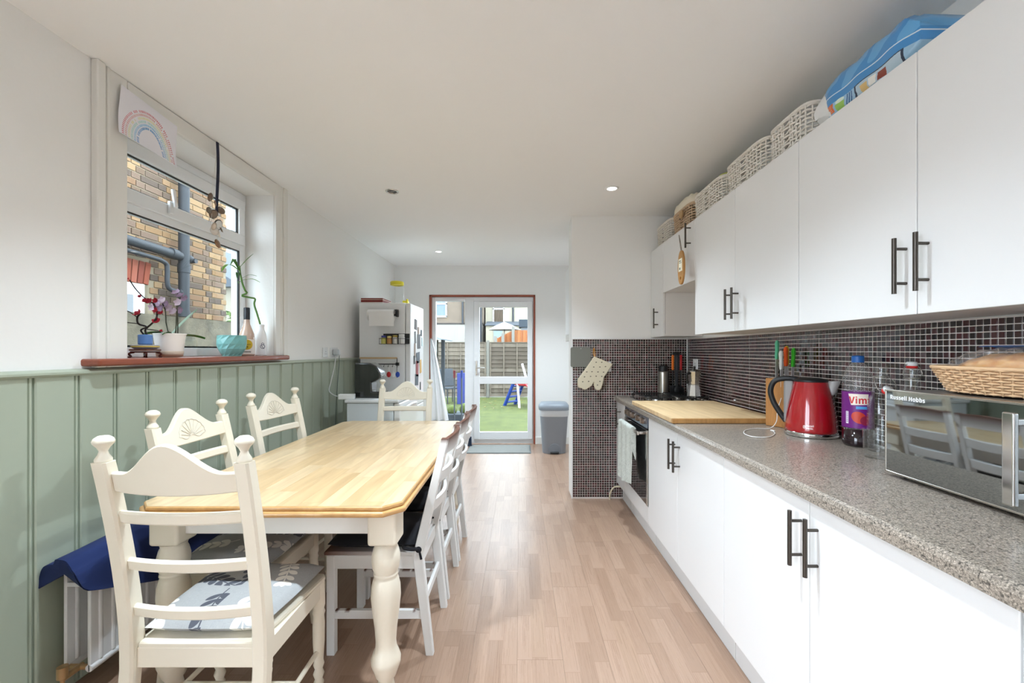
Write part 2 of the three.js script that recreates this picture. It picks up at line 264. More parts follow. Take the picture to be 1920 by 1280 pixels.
// ceiling downlights with their light; pier, table-end and microwave ones are unseen additions
for (const [x, z, on, where, aim = [0, -1, 0]] of [[-0.95, -3.17, 0, 'unlit recessed downlight with an empty dark socket above the table'], [0.67, -3.11, 1, 'glowing recessed downlight above the cooker', [-0.36, -1, 0.34]], [-0.97, -5.08, 1, 'glowing recessed downlight in front of the garden door', [0.2, -1, 0.1]], [0.67, -5.08, 1, 'unseen recessed downlight glowing behind the tiled pier', [-0.2, -1, 0.15]], [-0.95, -1.3, 1, 'added unseen recessed downlight glowing above the near end of the table', [0.2, -1, -0.25]], [0.15, -1.3, 1, 'glowing recessed downlight above the floor beside the microwave']]) {
  const t = thing('downlight', where, 'downlight', [x, CEIL, z], 0, 'recessed ceiling downlights');
  mesh('bezel', lathe([[0.034, -0.001], [0.036, -0.006], [0.044, -0.007], [0.048, -0.004], [0.049, 0]], 40), on ? M.white : M.alu, t);
  if (on) {
    mesh('lamp', cyl(0.034, 0.034, 0.003, 0, -0.0025, 0, 32), M.lens, t);
    const l = new THREE.SpotLight(LAMP_COLOR, LAMP, 0, 1.06, 1); l.name = 'downlight_lamp'; l.position.set(0, -0.02, 0); l.target.position.set(...aim); l.castShadow = true; l.shadow.radius = 2; l.shadow.mapSize.set(1024, 1024); t.add(l, l.target);
  } else { mesh('socket', [cyl(0.034, 0.034, 0.003, 0, -0.0015, 0, 32)], std('#4a4846', 0.6), t); mesh('lamp_clip', tube([[-0.02, -0.004, 0.012], [0, -0.012, 0.02], [0.02, -0.004, 0.012]], 0.003, 12, 6), M.alu, t); }
}

// ================= DINING TABLE =================
const TX0 = -1.35, TX1 = -0.405, TZ0 = -3.28, TZ1 = -1.45, TTOP = 0.76;
{
  const t = thing('dining_table', 'farmhouse dining table with pale wood block top and cream turned legs', 'table', [(TX0 + TX1) / 2, 0, (TZ0 + TZ1) / 2]);
  const hw = (TX1 - TX0) / 2, hl = (TZ1 - TZ0) / 2, c = 0.062;
  const oct = (i, cc = c) => { const a = hw - i, b = hl - i, k = Math.max(cc - i * 0.6, 0.01); return [[-a + k, -b], [a - k, -b], [a, -b + k], [a, b - k], [a - k, b], [-a + k, b], [-a, b - k], [-a, -b + k]]; };
  const flat = (pts, y0, y1, bev) => { const g = extrude(pts, y1 - y0 - 2 * bev, bev, 4); g.rotateX(PI / 2); g.translate(0, y1 - bev, 0); return metreUV(g); };
  mesh('edge_moulding', [flat(oct(0.018), TTOP - 0.017, TTOP - 0.001, 0.006), flat(oct(0.008), TTOP - 0.036, TTOP - 0.0165, 0.008)], M.tableEdge, t);
  // staves of the block top, cut to the clipped corners
  const poly = oct(0.017), clip = (P) => { for (let i = 0; i < 8; i++) { const a = poly[i], b = poly[(i + 1) % 8], ins = p => (b[0] - a[0]) * (p[1] - a[1]) - (b[1] - a[1]) * (p[0] - a[0]), out = []; for (let j = 0; j < P.length; j++) { const p = P[j], q = P[(j + 1) % P.length], dp = ins(p), dq = ins(q); if (dp >= 0) out.push(p); if (dp * dq < 0) { const s = dp / (dp - dq); out.push([p[0] + (q[0] - p[0]) * s, p[1] + (q[1] - p[1]) * s]); } } P = out; if (P.length < 3) return P; } return P; };
  const n = 13, sw = 2 * hw / n;
  for (let i = 0; i < n; i++) {
    let z = -hl - rr(0, 0.3);
    while (z < hl) {
      const L = rr(0.28, 0.62), x = -hw + i * sw, P = clip([[x + 0.0002, z + 0.0002], [x + sw - 0.0002, z + 0.0002], [x + sw - 0.0002, z + L - 0.0002], [x + 0.0002, z + L - 0.0002]]); z += L;
      if (P.length < 3) continue;
      const g = extrude(P, 0.006); g.rotateX(PI / 2); g.translate(0, TTOP, 0); mesh('stave', metreUV(g, 1.1, rnd(), rnd()), M.stave[Math.floor(rnd() * 6)], t);
    }
  }
  const ax = hw - 0.085, az = hl - 0.11;
  const apM = std('#e9e7e1', 0.5);
  mesh('apron', [span(-ax, ax, 0.63, 0.724, -az - 0.012, -az + 0.012, 0.003), span(-ax, ax, 0.63, 0.724, az - 0.012, az + 0.012, 0.003), span(-ax - 0.012, -ax + 0.012, 0.63, 0.724, -az, az, 0.003), span(ax - 0.012, ax + 0.012, 0.63, 0.724, -az, az, 0.003)], apM, t);
  const prof = [[0.001, 0], [0.026, 0], [0.034, 0.02], [0.036, 0.05], [0.030, 0.078], [0.026, 0.10], [0.036, 0.112], [0.044, 0.135], [0.052, 0.158], [0.053, 0.175], [0.046, 0.195], [0.038, 0.215], [0.036, 0.235], [0.040, 0.29], [0.048, 0.35], [0.053, 0.40], [0.051, 0.44], [0.044, 0.468], [0.040, 0.475], [0.044, 0.482], [0.043, 0.488], [0.041, 0.492], [0.047, 0.505], [0.0505, 0.53], [0.0505, 0.55], [0.045, 0.573], [0.040, 0.585], [0.042, 0.592], [0.044, 0.60], [0.001, 0.602]];
  const leg = merge([metreUV(lathe(prof, 40)), metreUV(rbox(0.104, 0.125, 0.104, 0.012, 0, 0.662, 0, 0, 0, 0, 3))]);
  for (const sx of [-1, 1]) for (const sz of [-1, 1]) { const o = mesh('leg', leg, M.cream, t); o.position.set(sx * (hw - 0.085), 0, sz * (hl - 0.11)); }
}

// ================= CREAM LADDER-BACK CHAIRS =================
const leafTex = canvasTex(1024, 1024, (c, w, h) => {
  c.fillStyle = '#a5a6a6'; c.fillRect(0, 0, w, h);
  for (let i = 0; i < 9000; i++) { c.fillStyle = rnd() < 0.5 ? 'rgba(120,122,124,0.22)' : 'rgba(215,215,212,0.18)'; rnd() < 0.5 ? c.fillRect(rr(0, w), rr(0, h), rr(4, 14), 1.2) : c.fillRect(rr(0, w), rr(0, h), 1.2, rr(4, 14)); }
  const heart = (x, y, a, s, col) => { c.save(); c.translate(x, y); c.rotate(a); c.fillStyle = col; c.beginPath(); c.moveTo(0, 0); c.bezierCurveTo(s * 0.5, -s * 0.55, s * 1.1, -s * 0.35, s * 1.25, 0); c.bezierCurveTo(s * 1.1, s * 0.35, s * 0.5, s * 0.55, 0, 0); c.fill(); c.restore(); };
  for (const [x0, y0, a0, col] of [[90, 980, -1.2, '#e9e6dd'], [420, 1010, -1.35, '#50535c'], [700, 960, -1.1, '#e9e6dd'], [980, 1000, -1.5, '#50535c'], [250, 560, -1.0, '#50535c'], [590, 520, -1.2, '#e9e6dd'], [880, 470, -1.3, '#50535c'], [60, 440, -1.15, '#e9e6dd'], [330, 160, -0.6, '#e9e6dd'], [700, 130, -0.4, '#50535c']]) {
    let x = x0, y = y0, a = a0; c.strokeStyle = col; c.lineWidth = 7; c.beginPath(); c.moveTo(x, y); const pts = [];
    for (let k = 0; k < 8; k++) { a += 0.1 * Math.sin(k * 1.3 + x0); x += Math.cos(a) * 52; y += Math.sin(a) * 52; c.lineTo(x, y); pts.push([x, y, a]); }
    c.stroke(); pts.forEach(([px, py, pa], k) => { heart(px, py, pa + 0.8, 60 - k * 2, col); heart(px, py, pa - 0.8, 60 - k * 2, col); }); heart(x, y, a, 40, col);
  }
});
M.fabric = std('#ffffff', 0.95, { map: leafTex });
M.fabric.map.repeat.set(1.5, 1.5);
function finial() { return lathe([[0.001, 0], [0.019, 0], [0.019, 0.012], [0.012, 0.024], [0.0095, 0.033], [0.014, 0.043], [0.023, 0.054], [0.0245, 0.06], [0.021, 0.068], [0.012, 0.0745], [0.001, 0.076]], 28); }
function cushion(wb, wf, d, y, th, m, parent, name = 'cushion') {     // soft pad, wider in front (-z)
  const N = 22, pos = [], uv = [], idx = [], q = (i, j, s) => { const a = i / N * 2 - 1, b = j / N * 2 - 1, e = Math.pow(Math.max(0, (1 - Math.pow(Math.abs(a), 6)) * (1 - Math.pow(Math.abs(b), 6))), 0.45), w = wb + (wf - wb) * (0.5 - b / 2); const x = a * w / 2 * (1 - 0.03 * b * b), z = b * d / 2 * (1 - 0.03 * a * a); pos.push(x, y + th / 2 + s * th / 2 * (e * (0.86 + 0.14 * Math.cos(a * 1.5) * Math.cos(b * 1.5))) + (s > 0 ? 0.0025 * Math.sin(a * 7 + b * 4) * e : 0), z); uv.push(x, z); };
  for (const s of [1, -1]) { const o = pos.length / 3; for (let i = 0; i <= N; i++) for (let j = 0; j <= N; j++) q(i, j, s); for (let i = 0; i < N; i++) for (let j = 0; j < N; j++) { const A = o + i * (N + 1) + j, B = A + N + 1; s > 0 ? idx.push(A, A + 1, B, B, A + 1, B + 1) : idx.push(A, B, A + 1, B, B + 1, A + 1); } }
  const g = new THREE.BufferGeometry(); g.setAttribute('position', new THREE.Float32BufferAttribute(pos, 3)); g.setAttribute('uv', new THREE.Float32BufferAttribute(uv, 2)); g.setIndex(idx); g.computeVertexNormals();
  return mesh(name, g, m, parent);
}
function creamChair(label, pos, turn) {
  const t = thing('dining_chair', label, 'chair', pos, turn, 'cream ladder-back dining chairs');
  const zy = y => y < 0.43 ? 0.232 - 0.042 * (y / 0.43) : 0.19 + 0.09 * Math.pow((y - 0.43) / 0.57, 1.5);
  for (const s of [-1, 1]) {
    const st = []; for (let i = 0; i <= 16; i++) { const y = i / 16 * 0.992; st.push([s * 0.192, y, zy(y), 0.042, y < 0.4 ? 0.040 : 0.052 - 0.012 * (y - 0.4) / 0.6]); }
    const p = mesh('back_post', post(st, 0.006), M.cream, t);
    const f = mesh('finial', finial(), M.cream, p); f.position.set(s * 0.192, 0.988, zy(0.99));
  }
  const bow = y => tt => 0.022 * (1 - Math.pow(2 * tt - 1, 2));
  const crestTop = tt => { const a = Math.abs(2 * tt - 1); return 0.962 + 0.084 * (a < 0.8 ? 0.5 + 0.5 * Math.cos(a / 0.8 * PI) : 0); };
  const zf = tt => y => zy(y) + bow(0)(tt) - 0.004;
  const crest = mesh('crest_rail', board(-0.176, 0.176, crestTop, tt => 0.906 - 0.008 * (1 - Math.pow(2 * tt - 1, 2)), zf, 0.022, 30), M.cream, t);
  // carved shell on the face towards the seat
  const rays = []; const zs = (x, y) => zy(y) + 0.022 * (1 - Math.pow(x / 0.176, 2)) - 0.0158;
  for (let k = -4; k <= 4; k++) { const a = k * 0.33, P = []; for (let i = 0; i <= 8; i++) { const r = 0.012 + 0.056 * i / 8 * (1 - 0.06 * Math.abs(k)), x = Math.sin(a) * r * 1.1, y = 0.928 + Math.cos(a) * r; P.push([x, y, zs(x, y)]); } rays.push(tube(P, 0.0013, 10, 5)); }
  const rim = []; for (let i = 0; i <= 40; i++) { const a = -1.5 + 3 * i / 40, r = 0.069 * (1 - 0.05 * Math.abs(a)) + 0.003 * Math.abs(Math.sin(a * 9.4 / 1)), x = Math.sin(a) * r * 1.1, y = 0.928 + Math.cos(a) * r; rim.push([x, y, zs(x, y)]); } rays.push(tube(rim, 0.0013, 80, 5));
  const curl = []; for (let i = 0; i <= 24; i++) { const x = -0.07 + 0.14 * i / 24, y = 0.926 + 0.006 * Math.cos(i / 24 * PI * 4); curl.push([x, y, zs(x, y)]); } rays.push(tube(curl, 0.0013, 40, 5));
  mesh('shell_carving', rays, std('#d9d1c2', 0.5), crest);
  for (const y of [0.812, 0.668, 0.525]) mesh('slat', board(-0.176, 0.176, () => y + 0.036, () => y, tt => yy => zy(yy) + bow(0)(tt), 0.02, 18, 0.006), M.cream, t);
  mesh('seat_frame', [span(-0.175, 0.175, 0.372, 0.432, 0.178, 0.2, 0.004), ...[-1, 1].map(s => { const a = [s * 0.186, 0.40, 0.19], b = [s * 0.188, 0.40, -0.165]; return loft([a, b].map(p => [[-0.011, -0.03], [0.011, -0.03], [0.011, 0.03], [-0.011, 0.03]].map(([dx, dy]) => [p[0] + dx, p[1] + dy, p[2]]))); }), span(-0.186, 0.186, 0.37, 0.43, -0.176, -0.156, 0.004)], M.cream, t);
  mesh('seat', loft([0.428, 0.433, 0.442, 0.446].map((y, i) => { const e = [0.004, 0, 0, 0.005][i]; return [[-0.165 + e, 0.2 - e], [0.165 - e, 0.2 - e], [0.17 - e, 0.19 - e], [0.208 - e, -0.17 + e], [0.195 - e, -0.19 + e], [-0.195 + e, -0.19 + e], [-0.208 + e, -0.17 + e], [-0.17 + e, 0.19 - e]].map(([x, z]) => [x, y, z]); })), M.cream, t);
  const lp = [[0.001, 0], [0.012, 0], [0.015, 0.03], [0.018, 0.05], [0.013, 0.062], [0.0195, 0.082], [0.0135, 0.10], [0.0195, 0.118], [0.0165, 0.13], [0.0205, 0.20], [0.0215, 0.27], [0.019, 0.30], [0.0225, 0.312], [0.0185, 0.325], [0.0225, 0.34], [0.021, 0.43], [0.001, 0.43]];
  for (const s of [-1, 1]) { const o = mesh('leg', lathe(lp, 24), M.cream, t); o.position.set(s * 0.186, 0, -0.165); }
  for (const s of [-1, 1]) mesh('stretcher', [bar([s * 0.186, 0.17, -0.165], [s * 0.191, 0.17, 0.21], 0.0085)], M.cream, t);
  mesh('stretcher', [bar([-0.186, 0.17, 0.0], [0.186, 0.17, 0.0], 0.0085)], M.cream, t);
  mesh('stretcher', [bar([-0.19, 0.22, 0.212], [0.19, 0.22, 0.212], 0.0085)], M.cream, t);
  const cu = cushion(0.35, 0.412, 0.372, 0.446, 0.056, M.fabric, t); cu.position.z = -0.004; cu.userData.label = 'grey cushion printed with white and slate leaf sprays';
  return t;
}
const chairA = creamChair('cream ladder-back chair drawn up to the near end of the table, its plain back outwards', [-0.943, 0, -1.44], 0);
copy(chairA, [-1.15, 0, -1.85], -PI / 2, 'cream ladder-back chair between radiator and table, by the orchid end of the windowsill');
copy(chairA, [-1.178, 0, -2.50], -PI / 2 - 0.1, 'cream ladder-back chair against the green boarding, under the turquoise pot');
copy(chairA, [-0.925, 0, -3.19], PI, 'cream ladder-back chair at the table end in front of the freezer');

// ================= WORN WHITE CHAIRS =================
{
  const worn = (g, test) => { const p = g.attributes.position, c = new Float32Array(p.count * 3); for (let i = 0; i < p.count; i++) { const w = test(p.getX(i), p.getY(i), p.getZ(i)); c.set(w ? [0.13, 0.048, 0.026] : [0.78, 0.775, 0.755], i * 3); } g.setAttribute('color', new THREE.BufferAttribute(c, 3)); return g; };
  const m = std('#ffffff', 0.5, { vertexColors: true });
  const never = () => false;
  const wmesh = (n, g, f, p) => { const geo = Array.isArray(g) ? merge(g) : g.index ? g.toNonIndexed() : g; return mesh(n, worn(geo, f), m, p); };
  const navy = std('#15161c', 0.95);
  function wornChair(label, pos, turn) {
    const t = thing('slatted_chair', label, 'chair', pos, turn, 'worn white slatted chairs');
    const zy = y => y < 0.42 ? 0.215 - 0.05 * (y / 0.42) : 0.165 + 0.115 * (y - 0.42) / 0.5;
    for (const s of [-1, 1]) { const st = []; for (let i = 0; i <= 40; i++) { const y = i / 40 * 0.92; st.push([s * 0.168, y, zy(y), 0.03, 0.044 - 0.014 * Math.abs(y - 0.42) / 0.5]); } wmesh('back_post', post(st, 0.003), (x, y) => y > 0.905 || (y > 0.84 && hash(Math.round(y * 70), Math.round(x * 300), 5) > 0.86), t); }
    const bow = tt => 0.026 * (1 - Math.pow(2 * tt - 1, 2)), zf = tt => y => zy(y) + bow(tt);
    const rail = (y, h, top) => wmesh('slat', board(-0.158, 0.158, tt => y + h + (top ? 0.012 * (1 - Math.pow(2 * tt - 1, 2)) : 0), () => y, zf, 0.018, 60, 0.003), top ? (x, yy, z) => yy > 0.911 + 0.012 * (1 - Math.pow(x / 0.158, 2)) - 0.005 * hash(Math.round(x * 120), 1, 3) : never, t);
    rail(0.846, 0.07, true); rail(0.72, 0.055); rail(0.595, 0.055);
    wmesh('seat', rbox(0.362, 0.018, 0.40, 0.006, 0, 0.431, -0.035), (x, y, z) => z < -0.225 && y > 0.425, t);
    wmesh('seat_frame', [span(-0.165, 0.165, 0.365, 0.422, 0.155, 0.175, 0.003), span(-0.165, 0.165, 0.365, 0.422, -0.215, -0.195, 0.003), span(-0.178, -0.158, 0.365, 0.422, -0.2, 0.16, 0.003), span(0.158, 0.178, 0.365, 0.422, -0.2, 0.16, 0.003)], never, t);
    for (const s of [-1, 1]) wmesh('leg', rbox(0.034, 0.422, 0.034, 0.003, s * 0.168, 0.211, -0.205), never, t);
    for (const s of [-1, 1]) wmesh('stretcher', (() => { const g = new THREE.BoxGeometry(0.016, 0.036, 0.40, 1, 3, 40); return place(g, s * 0.168, 0.17, 0); })(), (x, y, z) => y > 0.18 && hash(Math.round(z * 60), 2, 4) > 0.72, t);
    wmesh('stretcher', span(-0.16, 0.16, 0.22, 0.25, -0.004, 0.012, 0.003), never, t); wmesh('stretcher', span(-0.16, 0.16, 0.2, 0.235, 0.18, 0.195, 0.003), never, t);
    const cu = cushion(0.34, 0.35, 0.39, 0.44, 0.05, navy, t); cu.position.z = -0.035; cu.userData.label = 'black cotton seat pad';
    for (const s of [-1, 1]) mesh('cushion_tie', [tube([[s * 0.15, 0.455, 0.13], [s * 0.186, 0.455, 0.15], [s * 0.186, 0.455, 0.2], [s * 0.165, 0.455, 0.206], [s * 0.145, 0.455, 0.15]], 0.008, 24, 6), sph(0.014, s * 0.18, 0.45, 0.204), bar([s * 0.18, 0.45, 0.206], [s * 0.185, 0.41, 0.216], 0.005)], navy, cu);
    return t;
  }
  const w = wornChair('worn white slatted chair with black pad, beside the near table leg', [-0.60, 0, -1.995], PI / 2);
  copy(w, [-0.60, 0, -2.405], PI / 2, 'worn white slatted chair with black pad, middle one of the three in a row');
  copy(w, [-0.60, 0, -2.81], PI / 2, 'worn white slatted chair with black pad, the one of the row by the garden door');
}

// ================= KITCHEN RUN =================
const font = await new FontLoader().loadAsync('fonts/droid/droid_sans_bold.typeface.json');
const text = (s, size, depth = 0.0006) => { const g = new TextGeometry(s, { font, size, depth, curveSegments: 3, bevelEnabled: false }); g.computeBoundingBox(); return g; };
function barHandle(parent, x, y, z, len = 0.165) {            // on a door that faces -x
  return mesh('handle', [cyl(0.0062, 0.0062, len, x - 0.036, y, z, 16), bar([x, y + len * 0.31, z], [x - 0.036, y + len * 0.31, z], 0.0045), bar([x, y - len * 0.31, z], [x - 0.036, y - len * 0.31, z], 0.0045)], M.gun, parent);
}
const BF = 0.85, WT = 0.90;                              // front of the base doors, worktop height
function baseUnit(z0, z1, label, doors) {
  const t = thing('base_cabinet', label, 'cabinet', [0, 0, 0], 0, 'white base cabinets');
  mesh('body', [span(BF + 0.021, XR - 0.012, 0.14, WT - 0.042, z0 + 0.001, z1 - 0.001)], M.carcass, t);
  mesh('plinth', span(0.90, 0.916, 0.001, 0.139, z0 + 0.001, z1 - 0.001), std('#d9d8d6', 0.5), t);
  for (const [a, b, hz] of doors) { const d = mesh('door', span(BF, BF + 0.019, 0.142, WT - 0.044, a + 0.0015, b - 0.0015, 0.0025), M.gloss, t); if (hz) barHandle(d, BF, 0.73, hz); }
  return t;
}
baseUnit(-3.742, -3.455, 'narrow white base cabinet with one door, between tiled pier and oven', [[-3.742, -3.455, -3.60]]);
baseUnit(-2.822, -1.781, 'white double base cabinet next to the oven, under the chopping board', [[-2.822, -2.305, -2.34], [-2.305, -1.781, -2.27]]);
baseUnit(-1.780, -0.724, 'white double base cabinet under the kettle and bottles', [[-1.780, -1.2535, -1.2885], [-1.2535, -0.724, -1.2185]]);
baseUnit(-0.723, 0.33, 'white double base cabinet under the microwave, at the open end of the run', [[-0.723, -0.2, -0.235], [-0.2, 0.33, -0.165]]);
{ // built-in oven
  const t = thing('oven', 'built-in steel oven with dark glass door and tea towel on its bar', 'oven', [0, 0, 0]);
  const z0 = -3.4535, z1 = -2.8235;
  mesh('body', span(BF + 0.022, XR - 0.012, 0.265, 0.858, z0 + 0.002, z1 - 0.002), M.steel, t);
  mesh('plinth_panel', [span(BF, BF + 0.019, 0.142, 0.258, z0 + 0.0015, z1 - 0.0015, 0.002), span(0.90, 0.916, 0.001, 0.139, z0 + 0.001, z1 - 0.001)], M.gloss, t);
  const cp = mesh('control_panel', span(BF - 0.004, BF + 0.02, 0.775, 0.855, z0 + 0.012, z1 - 0.012, 0.003), std('#7e8694', 0.22, { metalness: 0.9 }), t);
  for (const z of [-3.36, -3.27, -3.18, -3.05, -2.93]) mesh('knob', [cyl(0.021, 0.023, 0.012, BF - 0.009, 0.815, z, 28, 0, 0, PI / 2), rbox(0.014, 0.036, 0.008, 0.003, BF - 0.021, 0.815, z)], std('#9a8a7c', 0.3, { metalness: 0.8 }), cp);
  const d = mesh('oven_door', [span(BF - 0.004, BF + 0.02, 0.262, 0.766, z0 + 0.012, z1 - 0.012, 0.003)], M.blackGloss, t);
  mesh('door_edge', [span(BF - 0.006, BF + 0.02, 0.262, 0.766, z1 - 0.034, z1 - 0.011, 0.002), span(BF - 0.006, BF + 0.02, 0.262, 0.766, z0 + 0.011, z0 + 0.03, 0.002)], M.alu, d);
  mesh('handle', [rbox(0.016, 0.026, 0.52, 0.005, BF - 0.052, 0.738, (z0 + z1) / 2), rbox(0.05, 0.02, 0.02, 0.004, BF - 0.027, 0.738, z0 + 0.08), rbox(0.05, 0.02, 0.02, 0.004, BF - 0.027, 0.738, z1 - 0.08)], M.alu, d);
}
function drape(z0, z1, path, th, fold, n = 36) {            // cloth hanging over something; path of [x, y]
  const S = []; for (let i = 0; i <= n; i++) { const t = i / n, z = z0 + (z1 - z0) * t; const P = path.map(([x, y], k) => { const f = fold(t, k / (path.length - 1)); return [x + f[0], y + f[1], z + (f[2] || 0)]; }); const inn = P.map((p, k) => { const a = P[Math.max(0, k - 1)], b = P[Math.min(P.length - 1, k + 1)], dx = b[0] - a[0], dy = b[1] - a[1], l = Math.hypot(dx, dy) || 1; return [p[0] - dy / l * th, p[1] + dx / l * th, p[2]]; }).reverse(); S.push([...P, ...inn]); }
  return loft(S, true, 1.2);
}
{ // tea towel on the oven bar
  const path = []; for (let i = 0; i <= 24; i++) path.push([BF - 0.0645, 0.34 + 0.41 * i / 24]); path.push([BF - 0.06, 0.757], [BF - 0.052, 0.76], [BF - 0.044, 0.757]); for (let i = 0; i <= 8; i++) path.push([BF - 0.0405, 0.75 - 0.22 * i / 8]);
  const tt = canvasTex(256, 512, (c, w, h) => { c.fillStyle = '#c3c7bf'; c.fillRect(0, 0, w, h); for (let i = 0; i < 260; i++) { c.strokeStyle = rnd() < 0.5 ? 'rgba(120,128,120,0.45)' : 'rgba(235,236,230,0.5)'; c.lineWidth = rr(1, 3); c.beginPath(); const x = rr(0, w), y = rr(0, h); c.moveTo(x, y); c.quadraticCurveTo(x + rr(-20, 20), y + 10, x + rr(-25, 25), y + rr(10, 40)); c.stroke(); } });
  tt.repeat.set(3, 3);
  tag(mesh('tea_towel', drape(-3.36, -2.99, path, 0.003, (t, k) => k < 0.7 ? [-0.012 * (1 - k) * (1 + Math.sin(t * 17 + k * 3)) - 0.001, -0.018 * Math.sin(t * 5) * (1 - k / 0.7), 0.03 * (0.5 - t) * (1 - k)] : [0, 0, 0], 44), std('#ffffff', 0.95, { map: tt })), 'grey green patterned tea towel hanging over the oven handle', 'towel');
}
// worktop
tag(mesh('worktop', metreUV((() => { const g = extrude([[0.828, 0.862], [0.836, 0.862], [XR - 0.008, 0.862], [XR - 0.008, WT], [0.842, WT], [0.832, 0.896], [0.828, 0.886]], 4.07); g.translate(0, 0, -3.742); return g; })(), 2.5), M.worktop), 'speckled grey-brown laminate worktop running along the tiled wall', 'worktop');
{ // gas hob
  const t = thing('gas_hob', 'black gas hob with steel burners and wire pan supports', 'hob', [1.185, WT, -3.40]);
  mesh('plate', rbox(0.50, 0.008, 0.46, 0.003, 0, 0.0045, 0), M.blackGloss, t);
  for (const [x, z, r] of [[-0.13, 0.11, 0.045], [0.12, 0.11, 0.034], [-0.13, -0.11, 0.034], [0.12, -0.11, 0.052]]) {
    const b = mesh('burner', lathe([[0.001, 0.008], [r + 0.014, 0.008], [r + 0.012, 0.012], [r, 0.014], [r, 0.024], [0.001, 0.024]], 28).translate(x, 0, z), M.alu, t);
    mesh('burner_cap', lathe([[0.001, 0.0245], [r - 0.004, 0.0245], [r - 0.006, 0.029], [0.001, 0.03]], 28).translate(x, 0, z), M.black, b);
  }
  for (const sx of [-1, 1]) { const c = sx * 0.125, L = [[c - 0.105, 0.008, 0.2], [c - 0.105, 0.045, 0.195], [c - 0.105, 0.045, -0.195], [c - 0.105, 0.008, -0.2]]; const bars = []; for (const dx of [-0.105, 0.105]) bars.push(bar([c + dx, 0.042, 0.2], [c + dx, 0.042, -0.2], 0.0035)); for (const dz of [-0.2, -0.11, 0, 0.11, 0.2]) bars.push(bar([c - 0.105, 0.042, dz], [c + 0.105, 0.042, dz], 0.0035)); for (const dx of [-0.105, 0.105]) for (const dz of [-0.2, 0.2]) bars.push(bar([c + dx, 0.008, dz], [c + dx, 0.042, dz], 0.0035)); mesh('pan_support', bars, M.black, t); }
  for (let k = 0; k < 4; k++) mesh('knob', lathe([[0.001, 0.008], [0.017, 0.008], [0.015, 0.026], [0.001, 0.027]], 20).translate(0.226, 0, 0.09 - k * 0.06), M.alu, t);
}
{ const t = thing('chopping_board', 'large thick pale wooden chopping board lying on the worktop in front of the hob', 'chopping board', [1.125, WT, -2.735]); mesh('plank_top', metreUV(rbox(0.60, 0.028, 0.82, 0.004, 0, 0.0142, 0), 1), M.bamboo, t); mesh('end_strip', metreUV(rbox(0.60, 0.026, 0.02, 0.003, 0, 0.0142, 0.4185), 3), std('#b98a52', 0.5, { map: woodMap }), t); }
// wall cabinets
const UF = 1.148, UY0 = 1.40, UY1 = 2.16;
const UG = M.gloss;
function wallUnit(z0, z1, y0, label, doors) {
  const t = thing('wall_cabinet', label, 'cabinet', [0, 0, 0], 0, 'white wall cabinets');
  mesh('body', [span(UF + 0.021, XR - 0.012, y0 + 0.018, UY1 - 0.002, z0 + 0.001, z1 - 0.001), span(UF + 0.012, XR - 0.012, y0 + 0.002, y0 + 0.018, z0 + 0.001, z1 - 0.001)], phys('#dedad6', 0.3), t);
  for (const [a, b, hz, hy] of doors) { const d = mesh('door', span(UF, UF + 0.019, y0, UY1, a + 0.0015, b - 0.0015, 0.0025), UG, t); if (hz) barHandle(d, UF, hy ?? 1.545, hz); }
  return t;
}
wallUnit(-3.742, -3.428, 1.412, 'narrow white wall cabinet against the tiled pier', [[-3.742, -3.428, -3.55, 1.565]]);
wallUnit(-3.427, -2.801, 1.76, 'short white wall cabinet above the open recess over the cooker', [[-3.427, -2.801, -2.87, 2.07]]);
wallUnit(-2.800, -1.760, UY0, 'white double wall cabinet above the knife block and chopping board', [[-2.800, -2.280, -2.315], [-2.280, -1.760, -2.245]]);
wallUnit(-1.759, -0.710, UY0, 'white double wall cabinet above the kettle and microwave', [[-1.759, -1.2345, -1.2685], [-1.2345, -0.710, -1.2]]);
{ // paddle board on the cabinet handle
  const t = thing('paddle_board', 'small oval wooden paddle board hanging from a wall cabinet handle', 'board', [UF - 0.058, 1.86, -2.87], -PI / 2);
  const s = new THREE.Shape(); s.absellipse(0, -0.005, 0.05, 0.112, 0, PI * 2); const h = new THREE.Path(); h.absarc(0, -0.078, 0.014, 0, PI * 2, true); s.holes.push(h);
  mesh('blade', metreUV(extrude(s, 0.008, 0.003), 4), std('#b98748', 0.5, { map: woodMap }), t);
  mesh('printed_card', box(0.062, 0.085, 0.001, 0, 0.012, 0.0117), std('#e3dcc4', 0.7), t); mesh('print', [box(0.03, 0.006, 0.0006, -0.006, 0.038, 0.0124), box(0.038, 0.004, 0.0006, 0, 0.026, 0.0124), box(0.022, 0.014, 0.0006, -0.008, -0.012, 0.0124)], std('#6a6a5c', 0.8), t);
  mesh('cord', tube([[-0.008, 0.108, 0.004], [-0.012, 0.16, 0.01], [-0.002, 0.215, 0.02], [0.006, 0.16, 0.012], [0.006, 0.108, 0.004]], 0.0022, 24, 5), std('#7c7468', 0.9), t);
}
